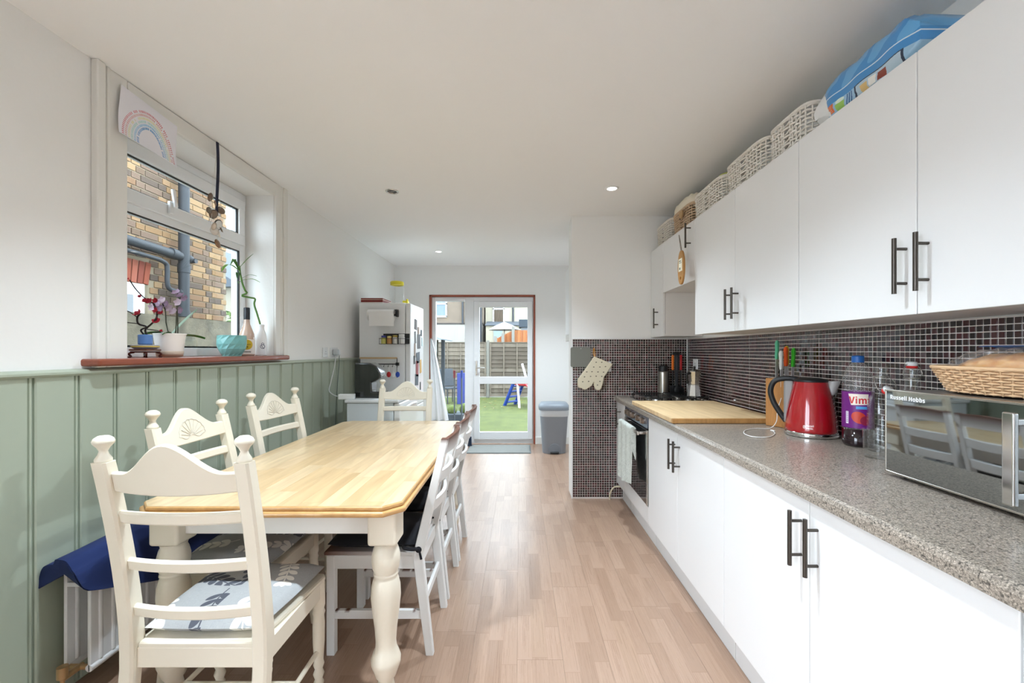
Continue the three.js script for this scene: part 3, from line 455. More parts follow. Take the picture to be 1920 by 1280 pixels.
// woven baskets
function basket(w, d, h, rows, stakes, flare, r, e = 0.34) {           // strands over and under stakes, round a soft rectangle
  const path = (t, k) => { const a = t * PI * 2, c = Math.cos(a), s = Math.sin(a), f = 1 + flare * k; return [Math.sign(c) * Math.pow(Math.abs(c), e) * w / 2 * f, Math.sign(s) * Math.pow(Math.abs(s), e) * d / 2 * f]; };
  const L = []; let acc = 0; const T = [0]; const N = 400; let p = path(0, 0); for (let i = 1; i <= N; i++) { const q = path(i / N, 0); acc += Math.hypot(q[0] - p[0], q[1] - p[1]); T.push(acc); p = q; } const at = s => { s *= acc; let i = 1; while (i < N && T[i] < s) i++; return (i - 1 + (s - T[i - 1]) / Math.max(1e-9, T[i] - T[i - 1])) / N; };
  const g = [], up = []; for (let j = 0; j < rows; j++) { const k = (j + 0.5) / rows, P = []; const n = stakes * 2; for (let i = 0; i < n; i++) { const t = at(i / n), [x, z] = path(t, k), l = Math.hypot(x, z), o = ((i + 2 * (j % 2)) % 4 < 2 ? 1 : -1) * (i % 2 ? 0.45 : 1) * r * 0.95; P.push([x + x / l * o, k * h, z + z / l * o]); } g.push(tube(P, r, n * 2, 5, true)); }
  for (let i = 0; i < stakes; i++) { const t = at((i + 0.25) / stakes), a = path(t, 0), b = path(t, 1); up.push(bar([a[0], 0, a[1]], [b[0], h, b[1]], r * 0.8, r * 0.8, 5)); }
  const rim = []; for (let i = 0; i < 80; i++) { const [x, z] = path(at(i / 80), 1); rim.push([x, h, z]); }
  const floor = []; for (let i = 0; i < 48; i++) { const [x, z] = path(at(i / 48), 0); floor.push([x * 0.97, z * 0.97]); }
  const bg = extrude(floor, 0.004); bg.rotateX(-PI / 2);
  return { weave: merge(g), stakes: merge(up), rim: tube(rim, r * 1.5, 120, 6, true), bottom: bg };
}
function basketThing(name, label, pos, w, d, h, rows, stakes, color, group, flare = 0.06, r = 0.0052, e = 0.34) {
  const t = thing(name, label, 'basket', pos, 0, group), b = basket(w, d, h, rows, stakes, flare, r, e), m = std(color, 0.85);
  mesh('weave', b.weave, m, t); mesh('stakes', b.stakes, m, t); mesh('rim', b.rim, m, t); mesh('bottom', b.bottom, m, t); return t;
}
const CG = 'baskets on top of the wall cabinets', BX = 1.305;
basketThing('storage_basket', 'small white woven basket on the cabinets, in the corner by the pier', [BX, UY1, -3.52], 0.24, 0.34, 0.175, 10, 40, '#e2dcd0', CG);
{ const t = basketThing('storage_basket', 'tan woven basket with cream cloth lining and wooden heart tag', [BX, UY1, -3.12], 0.24, 0.36, 0.16, 9, 40, '#c9ae8f', CG);
  const S = []; for (const [k, y] of [[1.0, 0.15], [1.05, 0.168], [1.08, 0.19], [1.0, 0.225], [0.8, 0.24], [0.4, 0.245], [0.02, 0.246]]) { const P = []; for (let i = 0; i < 40; i++) { const a = i / 40 * PI * 2, c = Math.cos(a), s = Math.sin(a), e = 0.45; P.push([Math.sign(c) * Math.pow(Math.abs(c), e) * 0.125 * k, y + 0.006 * Math.sin(i * 1.9) * k, -Math.sign(s) * Math.pow(Math.abs(s), e) * 0.175 * k]); } S.push(P); }
  mesh('cloth_lining', loft(S, false, 1.2), std('#e9e0cc', 0.95), t);
  const s = new THREE.Shape(); s.moveTo(0, -0.03); s.bezierCurveTo(-0.05, 0.0, -0.03, 0.04, 0, 0.02); s.bezierCurveTo(0.03, 0.04, 0.05, 0.0, 0, -0.03); mesh('heart_tag', place(extrude(s, 0.006, 0.001), -0.146, 0.11, 0.06, 0, -PI / 2, 0), std('#b59468', 0.7), t); mesh('tag_ribbon', place(rbox(0.004, 0.06, 0.012, 0.002), -0.142, 0.115, 0.02), std('#2a2522', 0.8), t); }
basketThing('storage_basket', 'white woven basket on the cabinets with a green lidded tub standing in it', [BX - 0.01, UY1, -2.69], 0.23, 0.40, 0.16, 10, 44, '#e4dfd5', CG);
basketThing('storage_basket', 'long white woven basket on the cabinets, second from the blue packet', [BX, UY1, -2.25], 0.25, 0.38, 0.165, 10, 44, '#e4dfd5', CG);
basketThing('storage_basket', 'white woven basket on the cabinets, touching the blue packet', [BX, UY1, -1.885], 0.25, 0.27, 0.155, 9, 40, '#e6e1d8', CG, 0.04);
{ const t = thing('plastic_tub', 'clear round tub with a lime green lid standing in a white basket', 'tub', [1.255, UY1 + 0.005, -2.58]); mesh('body', lathe([[0.001, 0], [0.04, 0], [0.046, 0.17], [0.001, 0.171]], 28), std('#e6e8e2', 0.4), t); mesh('lid', lathe([[0.001, 0.171], [0.05, 0.171], [0.051, 0.186], [0.047, 0.192], [0.001, 0.194]], 28), std('#b6c22c', 0.4), t); }
{ // packet of nappies
  const t = thing('nappy_packet', 'blue and white plastic packet of nappies lying on the wall cabinets', 'packet', [1.31, UY1, -1.47]);
  const print = canvasTex(512, 512, (c, w, h) => { c.fillStyle = '#3f8fce'; c.fillRect(0, 0, w, h); c.fillStyle = '#62a9dc'; for (let i = 0; i < 4; i++) { c.beginPath(); c.ellipse(60 + i * 150, 90 + (i % 2) * 40, 46, 130, 0.5, 0, 7); c.fill(); } c.fillStyle = '#d7e6ef'; c.fillRect(0, 235, w, 12);
    c.fillStyle = '#9cc3de'; c.fillRect(0, 330, w, 182); c.fillStyle = '#e4692a'; c.fillRect(28, 330, 62, 92); c.fillStyle = '#f2b48c'; for (let i = 0; i < 5; i++) c.fillRect(38, 342 + i * 15, 42, 5); c.fillStyle = '#9ccb5e'; c.fillRect(104, 372, 52, 82); c.fillStyle = '#dfeedd'; c.beginPath(); c.arc(130, 350, 24, 0, 7); c.fill(); c.fillStyle = '#2f5f96'; for (let i = 0; i < 3; i++) c.fillRect(168 + i * 12, 335, 6, 120); c.fillStyle = '#1e2f4a'; c.fillRect(214, 326, 250, 150); c.fillStyle = '#b9cfdd'; c.fillRect(224, 336, 230, 130); c.fillStyle = '#e0bd7a'; c.fillRect(250, 370, 40, 70); c.fillStyle = '#f0eee8'; c.fillRect(296, 356, 34, 84); c.fillStyle = '#8c3a2c'; c.fillRect(338, 362, 40, 78); });
  const S = [], n = 30; for (let i = 0; i <= n; i++) { const q = i / n, z = 0.20 - 0.40 * q, e = Math.pow(Math.min(1, Math.min(q, 1 - q) * 7 + 0.25), 0.6), P = []; for (let j = 0; j < 40; j++) { const a = j / 40 * PI * 2, c = Math.cos(a), s = Math.sin(a), x = Math.sign(c) * Math.pow(Math.abs(c), 0.35) * 0.135 * (0.8 + 0.2 * e), y = 0.086 + Math.sign(s) * Math.pow(Math.abs(s), 0.4) * 0.083 * e; P.push([x + 0.004 * Math.sin(q * 19 + j), Math.max(0.001, y + 0.003 * Math.sin(j * 2.3 + q * 23)), z]); } S.push(P); }
  const g = loft(S, true, 1.1), p = g.attributes.position, u = g.attributes.uv; for (let i = 0; i < p.count; i++) u.setXY(i, (p.getZ(i) + 0.2) / 0.4 * 1.0, p.getY(i) / 0.172);
  for (let i = 0; i < p.count; i++) u.setX(i, 1 - (0.2 - p.getZ(i)) / 0.4 * 1 + 0); 
  mesh('packet_body', g, phys('#ffffff', 0.3, { map: print, clearcoat: 0.4 }), t);
  const W = []; for (let i = 0; i <= 10; i++) { const q = i / 10, P = []; for (let j = 0; j < 40; j++) { const a = j / 40 * PI * 2, c = Math.cos(a), s = Math.sin(a), k = 1 - 0.55 * q; P.push([Math.sign(c) * Math.pow(Math.abs(c), 0.4) * 0.142 * (0.95 - 0.1 * q), Math.max(0.001, 0.084 + Math.sign(s) * Math.pow(Math.abs(s), 0.5) * 0.087 * k + 0.012 * q * Math.sin(j * 1.7)), -0.15 - 0.10 * q + 0.008 * Math.sin(j * 2.1) * q]); } W.push(P); }
  mesh('white_end', loft(W, true, 1.1), phys('#eceeee', 0.35, { clearcoat: 0.3 }), t);
}

// ----- things on the worktop -----
{ const t = thing('vacuum_flask', 'brushed steel vacuum flask with black lid behind the hob', 'flask', [1.235, WT, -3.675]); mesh('body', lathe([[0.001, 0.001], [0.042, 0.001], [0.045, 0.006], [0.045, 0.135], [0.0455, 0.14], [0.045, 0.145], [0.045, 0.21], [0.041, 0.222], [0.001, 0.223]], 36), M.steel, t); mesh('lid', lathe([[0.041, 0.222], [0.041, 0.235], [0.036, 0.242], [0.036, 0.262], [0.033, 0.268], [0.001, 0.269]], 36), M.black, t); }
{ const t = thing('utensil_stand', 'black utensil carousel with orange and red handled tools beside the flask', 'utensil stand', [1.345, WT, -3.675]);
  mesh('stand', [lathe([[0.001, 0.001], [0.055, 0.001], [0.055, 0.012], [0.02, 0.02], [0.012, 0.03], [0.012, 0.36], [0.03, 0.365], [0.03, 0.378], [0.008, 0.386], [0.001, 0.386]], 28)], M.black, t);
  const tool = (x, z, m, label, bowl) => { const u = mesh('utensil', [bar([x, 0.08, z], [x, 0.24, z], 0.005), bowl ? sph(0.03, x, 0.06, z, 1, 1.2, 0.35) : rbox(0.05, 0.085, 0.006, 0.003, x, 0.055, z)], M.black, t); u.userData.label = label; mesh('handle', rbox(0.02, 0.13, 0.016, 0.007, x, 0.295, z), m, u); };
  tool(-0.034, 0.012, std('#f07a1c', 0.4), 'black spatula with orange handle', false); tool(0.036, 0.012, std('#d3242b', 0.4), 'black spoon with red handle', true); tool(0.0, 0.034, std('#23242a', 0.5), 'black ladle', true); tool(0.02, -0.03, M.black, 'black slotted turner', false); }
{ // moka pot on the hob
  const t = thing('moka_pot', 'eight-sided aluminium moka pot with black handle standing on the hob', 'coffee pot', [1.345, WT + 0.046, -3.29], 0.5);
  const oct = (r, y) => { const P = []; for (let i = 0; i < 8; i++) { const a = -i / 8 * PI * 2; P.push([Math.cos(a) * r, y, Math.sin(a) * r]); } return P; };
  mesh('base', loft([[0.052, 0], [0.054, 0.004], [0.043, 0.088], [0.044, 0.092]].map(([r, y]) => oct(r, y)), true, 0.3), M.alu, t);
  mesh('top', loft([[0.036, 0.092], [0.037, 0.1], [0.05, 0.185], [0.051, 0.188]].map(([r, y]) => oct(r, y)), true, 0.3), M.alu, t);
  const lid = mesh('lid', loft([[0.051, 0.188], [0.048, 0.194], [0.012, 0.206], [0.01, 0.207]].map(([r, y]) => oct(r, y)), true, 0.3), M.alu, t); mesh('knob', lathe([[0.001, 0.206], [0.007, 0.206], [0.01, 0.226], [0.006, 0.23], [0.001, 0.231]], 16), M.black, lid);
  mesh('handle', tube([[-0.044, 0.178, 0], [-0.075, 0.176, 0], [-0.086, 0.165, 0], [-0.082, 0.13, 0], [-0.075, 0.1, 0]], 0.009, 20, 8), M.black, t); mesh('spout', extrude([[0.04, 0.15], [0.066, 0.188], [0.045, 0.188]], 0.02, 0.002).translate(0, 0, -0.01), M.alu, t);
}
function socketPlate(label, pos, w, ry) { const t = thing('wall_socket', label, 'socket', pos, ry, 'electrical sockets'); mesh('plate', rbox(w, 0.086, 0.01, 0.004, 0, 0, 0.005), M.upvc, t); const n = w > 0.1 ? 2 : 1; for (let k = 0; k < n; k++) { const x = n === 2 ? (k - 0.5) * 0.06 : 0; mesh('switch', [box(0.01, 0.018, 0.004, x + 0.012, 0.022, 0.0115)], M.white, t); mesh('pin_holes', [box(0.004, 0.009, 0.001, x, 0.006, 0.0102), box(0.008, 0.004, 0.001, x - 0.011, -0.014, 0.0102), box(0.008, 0.004, 0.001, x + 0.011, -0.014, 0.0102)], M.blackMatte, t); } return t; }
socketPlate('white socket on the mosaic beside the moka pot', [XR - 0.0105, 1.185, -3.56], 0.088, -PI / 2);
socketPlate('white socket on the tiled pier half hidden by the oven glove', [0.752, 1.155, -3.74], 0.088, 0);
{ // knife block
  const t = thing('knife_block', 'upright wooden knife block holding bright handled knives', 'knife block', [1.375, WT, -2.245], 0.5);
  mesh('block', metreUV(rbox(0.115, 0.25, 0.10, 0.004, 0, 0.1255, 0), 5), M.block, t);
  const knife = (x, z, tilt, blade, hl, color, lab) => { const m = std(color, 0.4), k = mesh('knife', [box(0.024, blade, 0.002, 0, blade / 2, 0)], std(lab.includes('white') ? '#e4e6e6' : '#c9ccce', 0.3, { metalness: 0.5 }), t); k.position.set(x, 0.2, z); k.rotation.z = tilt; k.userData.label = lab; mesh('handle', loft([[0.022, 0.012, 0], [0.024, 0.015, 0.2], [0.019, 0.014, 0.5], [0.024, 0.016, 0.85], [0.012, 0.01, 1]].map(([w, d, q]) => ring(w, d, 0.004).map(([a, b]) => [a, blade + q * hl, -b]))), m, k); };
  knife(-0.045, 0.03, 0.06, 0.10, 0.095, '#d8d8d2', 'knife with pale grey handle'); knife(-0.018, 0.035, 0.02, 0.115, 0.10, '#ea5a1b', 'white bladed knife with orange handle'); knife(-0.008, -0.02, -0.02, 0.15, 0.10, '#57b58c', 'knife with sea green handle'); knife(0.02, 0.02, 0.03, 0.12, 0.10, '#d8cf2e', 'white bladed knife with yellow handle'); knife(0.044, 0.03, -0.07, 0.11, 0.10, '#41c92f', 'white bladed knife with lime green handle');
  const sc = mesh('scissors', [new THREE.TorusGeometry(0.021, 0.0045, 8, 24).translate(-0.02, 0.105, 0), new THREE.TorusGeometry(0.021, 0.0045, 8, 24).translate(0.026, 0.108, 0), rbox(0.012, 0.1, 0.004, 0.002, 0.002, 0.05, 0)], M.black, t); sc.position.set(0.035, 0.19, -0.028); sc.userData.label = 'black handled kitchen scissors';
}
{ // kettle
  const t = thing('electric_kettle', 'glossy red electric kettle with black handle and chrome base', 'kettle', [1.36, WT, -1.995]);
  const kt = canvasTex(2048, 512, (c, w, h) => { c.fillStyle = '#a4111b'; c.fillRect(0, 0, w, h); const x = 0.895 * w, y = 0.88 * h; c.fillStyle = '#f0e6e2'; c.beginPath(); c.arc(x - 60, y, 17, 0, 7); c.fill(); c.strokeStyle = '#a4111b'; c.lineWidth = 3; c.beginPath(); c.arc(x - 60, y, 10, 0, 7); c.moveTo(x - 77, y); c.lineTo(x - 43, y); c.stroke(); c.font = 'bold 27px sans-serif'; c.textAlign = 'left'; c.fillText('Russell', x - 36, y - 3); c.fillText('Hobbs', x - 36, y + 22); });
  const bp = []; for (let i = 0; i <= 20; i++) { const q = i / 20; bp.push([0.104 - 0.036 * Math.pow(q, 1.25) + 0.004 * Math.sin(q * PI), 0.024 + 0.226 * q]); } const bg = lathe([[0.1, 0.0235], ...bp], 64); { const p = bg.attributes.position, u = bg.attributes.uv; for (let i = 0; i < p.count; i++) u.setY(i, 1 - (0.25 - p.getY(i)) / 0.226 * 1 + 0); }
  mesh('body', bg, phys('#ffffff', 0.16, { map: kt, clearcoat: 0.9, clearcoatRoughness: 0.05 }), t);
  mesh('base', lathe([[0.001, 0.001], [0.104, 0.001], [0.107, 0.004], [0.107, 0.018], [0.104, 0.022], [0.1, 0.0235]], 64), M.chrome, t);
  mesh('lid', lathe([[0.0675, 0.25], [0.069, 0.255], [0.066, 0.262], [0.04, 0.268], [0.001, 0.27]], 48), M.black, t);
  const hx = -0.825, hz = -0.565, H = (r, y) => [hx * r, y, hz * r];
  mesh('handle', tube([H(0.05, 0.258), H(0.1, 0.262), H(0.145, 0.248), H(0.163, 0.205), H(0.152, 0.15), H(0.125, 0.098), H(0.098, 0.058)], 0.0125, 40, 12), M.black, t);
  mesh('handle_mount', [place(rbox(0.04, 0.2, 0.034, 0.01), hx * 0.088, 0.152, hz * 0.088, 0, Math.atan2(-hz, hx), 0).rotateY(0)], std('#8d8a88', 0.3), t);
  mesh('spout', place(loft([[0.0, 0.165], [0.03, 0.2], [0.05, 0.25], [0.052, 0.256]].map(([o, y], i) => { const P = []; for (let j = 0; j < 14; j++) { const a = j / 14 * PI * 2, w = [0.006, 0.02, 0.026, 0.026][i]; P.push([-hx * (0.058 + o * 0.55) + Math.cos(a) * w, y, -hz * (0.058 + o * 0.55) - Math.sin(a) * w]); } return P; }), true, 1), 0, 0, 0), std('#b9b6b4', 0.3), t);
}
{ // cordial bottle
  const t = thing('cordial_bottle', 'large clear plastic cordial bottle with purple label and blue cap', 'bottle', [1.408, WT, -1.778]);
  const R = 0.054, pf = [[R, 0.0725], [R, 0.075]]; for (let i = 0; i <= 24; i++) pf.push([R - 0.0015 - 0.0015 * Math.cos(i * 1.3), 0.075 + 0.15 * i / 24]); pf.push([R, 0.228]); for (let i = 0; i <= 8; i++) pf.push([R - 0.002 * (i % 2), 0.23 + 0.05 * i / 8]); pf.push([R - 0.006, 0.295], [0.036, 0.325], [0.022, 0.342], [0.019, 0.35], [0.019, 0.36]);
  mesh('bottle', lathe(pf, 48), M.plastic, t);
  const lt = canvasTex(1024, 384, (c, w, h) => { c.fillStyle = '#6d1377'; c.fillRect(0, 0, w, h); const x = 0.885 * w; c.fillStyle = '#f3e6d8'; c.beginPath(); c.moveTo(x - 90, 20); c.lineTo(x + 150, 20); c.lineTo(x + 130, 130); c.lineTo(x - 60, 140); c.closePath(); c.fill(); c.fillStyle = '#d01f28'; c.font = 'bold 100px sans-serif'; c.textAlign = 'left'; c.fillText('Vimto', x - 82, 122); c.fillStyle = '#4f9cd8'; c.fillRect(x - 10, 150, 110, 30); c.fillStyle = '#c8402c'; c.beginPath(); c.ellipse(x + 20, 270, 80, 60, 0.4, 0, 7); c.fill(); c.fillStyle = '#8c1d3c'; c.beginPath(); c.ellipse(x + 90, 300, 60, 50, 0, 0, 7); c.fill(); c.fillStyle = '#f1eef2'; c.fillRect(x - 120, 210, 32, 130); c.fillStyle = '#6d1377'; for (let i = 0; i < 9; i++) c.fillRect(x - 116, 216 + i * 13, 24, 5); });
  mesh('label_sleeve', lathe([[R + 0.0006, 0.078], [R + 0.0006, 0.226]], 48), std('#ffffff', 0.4, { map: lt }), t);
  mesh('cordial', lathe([[0.001, 0.001], [R - 0.008, 0.001], [R, 0.012], [R, 0.072], [0.001, 0.073]], 40), phys('#1a0812', 0.1, { clearcoat: 0.5 }), t);
  mesh('cap', lathe([[0.0215, 0.346], [0.0215, 0.37], [0.02, 0.374], [0.001, 0.375]], 32), std('#2467b8', 0.4), t);
}
function swingBottle(label, pos, open) {
  const t = thing('swing_top_bottle', label, 'bottle', pos, 0, 'clear swing-top bottles');
  mesh('bottle', lathe([[0.001, 0.002], [0.036, 0.002], [0.042, 0.008], [0.043, 0.15], [0.041, 0.185], [0.03, 0.225], [0.021, 0.262], [0.019, 0.29], [0.0195, 0.315], [0.022, 0.318], [0.022, 0.332], [0.018, 0.334], [0.0165, 0.315], [0.018, 0.262], [0.038, 0.18], [0.04, 0.15], [0.039, 0.012], [0.001, 0.01]], 40), M.glass, t);
  const wire = [tube([[0.021, 0.294, 0.012], [0.024, 0.294, 0], [0.021, 0.294, -0.012], [0, 0.294, -0.023], [-0.021, 0.294, -0.012], [-0.024, 0.294, 0], [-0.021, 0.294, 0.012], [0, 0.294, 0.023]], 0.0016, 40, 5, true)];
  if (open) wire.push(tube([[-0.024, 0.294, 0], [-0.036, 0.275, 0.015], [-0.034, 0.245, 0.03], [-0.02, 0.238, 0.036]], 0.0015, 20, 5), tube([[0.024, 0.294, 0], [0.04, 0.28, 0.01], [0.03, 0.25, 0.034], [0, 0.238, 0.04]], 0.0015, 20, 5)); else wire.push(tube([[-0.024, 0.294, 0], [-0.034, 0.31, 0.004], [-0.024, 0.338, 0], [0, 0.352, 0], [0.024, 0.338, 0], [0.034, 0.31, 0.004], [0.024, 0.294, 0]], 0.0016, 30, 5));
  mesh('wire_bail', wire, M.steel, t);
  const st = mesh('stopper', lathe([[0.001, 0], [0.012, 0.002], [0.016, 0.008], [0.0175, 0.014], [0.014, 0.02], [0.001, 0.021]], 24), M.white, t); const sl = mesh('rubber_seal', lathe([[0.008, -0.004], [0.015, -0.004], [0.0165, 0.0], [0.0165, 0.004], [0.012, 0.006]], 24), std('#d3201f', 0.6), st);
  if (open) { st.position.set(-0.012, 0.238, 0.04); st.rotation.x = 0.7; } else st.position.set(0, 0.334, 0);
}
swingBottle('open swing-top glass bottle with its red sealed stopper hanging down, before the cordial', [1.405, WT, -1.662], true);
swingBottle('closed swing-top glass bottle with red seal standing behind the microwave corner', [1.425, WT, -1.552], false);
{ const t = tag(mesh('drinking_glass', lathe([[0.001, 0.001], [0.034, 0.001], [0.037, 0.006], [0.041, 0.105], [0.039, 0.106], [0.035, 0.01], [0.001, 0.008]], 36), M.glass), 'short clear drinking glass in front of the open swing-top bottle', 'glass'); t.position.set(1.312, WT, -1.572); }
{ // microwave
  const t = thing('microwave', 'microwave with mirrored black door and chrome bar handle on the worktop', 'microwave', [1.16, WT, -1.10]);
  mesh('body', rbox(0.312, 0.258, 0.50, 0.008, 0.158, 0.142, 0), std('#9a9793', 0.32, { metalness: 0.8 }), t);
  mesh('door_frame', [span(0.0, 0.012, 0.012, 0.018, -0.258, 0.258, 0.002), span(0.0, 0.012, 0.267, 0.273, -0.258, 0.258, 0.002), span(0.0, 0.012, 0.012, 0.273, -0.258, -0.252, 0.002), span(0.0, 0.012, 0.012, 0.273, 0.252, 0.258, 0.002)], M.alu, t);
  const d = mesh('door', span(0.001, 0.011, 0.016, 0.269, -0.254, 0.254), std('#a4a9ab', 0.03, { metalness: 1 }), t); d.userData.label = 'mirrored dark glass door';
  const tx = text('Russell Hobbs', 0.0125); tx.rotateY(-PI / 2); tx.translate(0.0005, 0.244, -0.238); mesh('lettering', tx, std('#eeeeee', 0.5), d);
  mesh('handle', [rbox(0.014, 0.215, 0.026, 0.004, -0.032, 0.145, 0.118), rbox(0.03, 0.016, 0.016, 0.003, -0.016, 0.06, 0.118), rbox(0.03, 0.016, 0.016, 0.003, -0.016, 0.23, 0.118)], M.chrome, d);
  for (const [x, z] of [[0.04, -0.22], [0.28, -0.22], [0.04, 0.22], [0.28, 0.22]]) mesh('foot', cyl(0.012, 0.01, 0.013, x, 0.0068, z, 16), M.black, t);
}
{ // bread basket
  const t = basketThing('bread_basket', 'oval wicker bread basket on top of the microwave', [1.325, WT + 0.2765, -1.145], 0.18, 0.28, 0.07, 10, 40, '#d9b48c', null, 0.30, 0.0034, 0.85);
  delete t.userData.group;
  const b = thing('bread_loaf', 'golden long bread loaf in a clear printed bag lying in the wicker basket', 'bread', [1.325, WT + 0.292, -1.14]);
  const S = [], n = 20; for (let i = 0; i <= n; i++) { const q = i / n, e = Math.pow(Math.sin(PI * Math.min(0.97, Math.max(0.03, q))), 0.45), P = []; for (let j = 0; j < 24; j++) { const a = -j / 24 * PI * 2; P.push([Math.cos(a) * 0.066 * e, 0.052 + Math.sin(a) * 0.044 * e * (1 + 0.06 * Math.sin(q * 25)), -0.13 + 0.28 * q]); } S.push(P); }
  const crust = dataTex(128, 128, (x, y) => { const v = noise(x * 8, y * 8, 8, 8, 71), u = noise(x * 40, y * 40, 40, 40, 72); return [214 + 26 * v - 12 * u, 150 + 44 * v - 14 * u, 84 + 46 * v - 12 * u]; }); crust.repeat.set(7, 7);
  mesh('loaf', loft(S, true, 1.3), std('#ffffff', 0.6, { map: crust }), b);
  const B = []; for (let i = 0; i <= 26; i++) { const q = i / 26, e = Math.pow(Math.sin(PI * Math.min(0.975, Math.max(0.025, q))), 0.35), P = []; for (let j = 0; j < 36; j++) { const a = -j / 36 * PI * 2, k = 1 + 0.07 * Math.sin(j * 2.7 + q * 31) + 0.05 * Math.sin(j * 5.1 - q * 47); P.push([Math.cos(a) * 0.072 * e * k, Math.max(0.003, 0.055 + Math.sin(a) * 0.054 * e * k), -0.155 + 0.33 * q]); } B.push(P); }
  mesh('bag', loft(B, true, 0.5), phys('#ffffff', 0.12, { transmission: 0.9, thickness: 0, ior: 1.25 }), b);
  const L = []; for (let i = 0; i <= 12; i++) { const q = i / 12, P = []; for (let j = 0; j <= 8; j++) { const a = 1.0 + 0.9 * j / 8; P.push([Math.cos(a) * 0.077, 0.057 + Math.sin(a) * 0.0595, -0.07 + 0.16 * q]); } for (let j = 8; j >= 0; j--) { const a = 1.0 + 0.9 * j / 8; P.push([Math.cos(a) * 0.0765, 0.057 + Math.sin(a) * 0.059, -0.07 + 0.16 * q]); } L.push(P); }
  mesh('bag_print', loft(L, true, 1), std('#3b6fb6', 0.4), b);
  const k = tag(mesh('tablet_case', rbox(0.16, 0.012, 0.14, 0.004, 1.262, WT + 0.2795, -0.925), M.black), 'flat black case lying on the microwave beside the bread basket', 'case');
}
{ // phone cable on the worktop
  const y = WT + 0.0036; tag(mesh('charging_cable', [tube([[1.235, y, -2.08], [1.2, y, -2.01], [1.115, y, -1.93], [1.06, y, -1.94], [1.055, y, -2.0], [1.11, y, -2.1], [1.19, y, -2.15], [1.27, y + 0.001, -2.16], [1.3, y + 0.03, -2.165], [1.31, y + 0.09, -2.17], [1.335, y + 0.15, -2.18]], 0.002, 80, 6), rbox(0.012, 0.006, 0.024, 0.002, 1.235, y + 0.001, -2.085)], std('#eceae6', 0.5)), 'thin white charging cable looped on the worktop before the kettle', 'cable'); }
// things hung on the pier
{ const t = thing('hanging_board', 'grey rounded plastic chopping board hanging on the tiled pier', 'chopping board', [0.532, 1.24, -3.738]); const s = new THREE.Shape(), w = 0.088, h = 0.086, r = 0.016; s.moveTo(-w + r, -h); s.lineTo(w - r, -h); s.quadraticCurveTo(w, -h, w, -h + r); s.lineTo(w, h - r); s.quadraticCurveTo(w, h, w - r, h); s.lineTo(-w + r, h); s.quadraticCurveTo(-w, h, -w, h - r); s.lineTo(-w, -h + r); s.quadraticCurveTo(-w, -h, -w + r, -h); const hl = new THREE.Path(); hl.absarc(0, h - 0.014, 0.004, 0, PI * 2, true); s.holes.push(hl); mesh('board', extrude(s, 0.006, 0.001), std('#76766e', 0.7), t); mesh('hook', [bar([0, h - 0.014, 0], [0, h - 0.012, 0.014], 0.0025), sph(0.004, 0, h - 0.012, 0.015)], M.steel, t); }
{ const t = thing('oven_glove', 'cream oven glove with small dark bees and ochre trim hanging on the pier', 'oven glove', [0.648, 1.237, -3.719]);
  const s = new THREE.Shape(); const P = [[0, 0], [150, -64], [99, -140], [75, -174], [52, -267], [29, -282], [6, -262], [0, -215], [-17, -215], [-58, -262], [-116, -265], [-142, -227], [-134, -186], [-75, -105]].map(([x, y]) => [x * 0.00097, y * 0.00097]); s.moveTo(...P[0]); s.lineTo(...P[1]); s.lineTo(...P[2]); s.lineTo(...P[3]); s.quadraticCurveTo(0.066, -0.235, ...P[4]); s.quadraticCurveTo(0.044, -0.282, ...P[5]); s.quadraticCurveTo(0.012, -0.28, ...P[6]); s.quadraticCurveTo(-0.002, -0.24, ...P[7]); s.lineTo(...P[8]); s.quadraticCurveTo(-0.03, -0.25, ...P[9]); s.quadraticCurveTo(-0.085, -0.285, ...P[10]); s.quadraticCurveTo(-0.15, -0.26, ...P[11]); s.quadraticCurveTo(-0.145, -0.2, ...P[12]); s.lineTo(...P[13]);
  mesh('glove', extrude(s, 0.016, 0.008, 4), std('#d9cfb5', 0.95), t);
  const bees = []; for (const [x, y] of [[12, -42], [62, -42], [-10, -84], [45, -84], [95, -80], [-72, -128], [-25, -126], [28, -128], [78, -130], [-92, -172], [-38, -168], [12, -166], [62, -168], [-108, -215], [-55, -212], [45, -212], [24, -245]]) bees.push(sph(0.0055, x * 0.00097, y * 0.00097, 0.0245, 1.2, 0.75, 0.3, 8, 6)); mesh('bee_print', bees, std('#5b5548', 0.9), t);
  mesh('ochre_trim', [bar([0, 0, 0.012], [0.1455, -0.062, 0.012], 0.009, 0.009), tube([[0, 0, 0.012], [-0.01, 0.04, 0.008], [-0.004, 0.085, 0.004], [0.004, 0.04, 0.008], [0.004, 0.0, 0.012]], 0.0032, 24, 6)], std('#d0902c', 0.9), t); mesh('hook', bar([-0.004, 0.08, -0.024], [-0.004, 0.085, 0.012], 0.003), M.steel, t); }
tag(mesh('gas_pipe', tube([[0.888, 0.11, -3.70], [0.86, 0.118, -3.705], [0.815, 0.105, -3.715], [0.787, 0.06, -3.715], [0.78, 0.0, -3.715]], 0.007, 30, 8), std('#cfc3a6', 0.6)), 'cream pipe curving from the end cabinet down to the floor', 'pipe');
{ const t = thing('boiler', 'white wall-hung boiler behind the tiled pier', 'boiler', [0.70, 1.45, -4.17]); mesh('casing', rbox(0.47, 0.65, 0.38, 0.012, 0, 0.325, 0), M.white, t); mesh('control_flap', rbox(0.47, 0.06, 0.37, 0.006, 0, -0.03, 0.002), std('#d9d7d0', 0.5), t); }

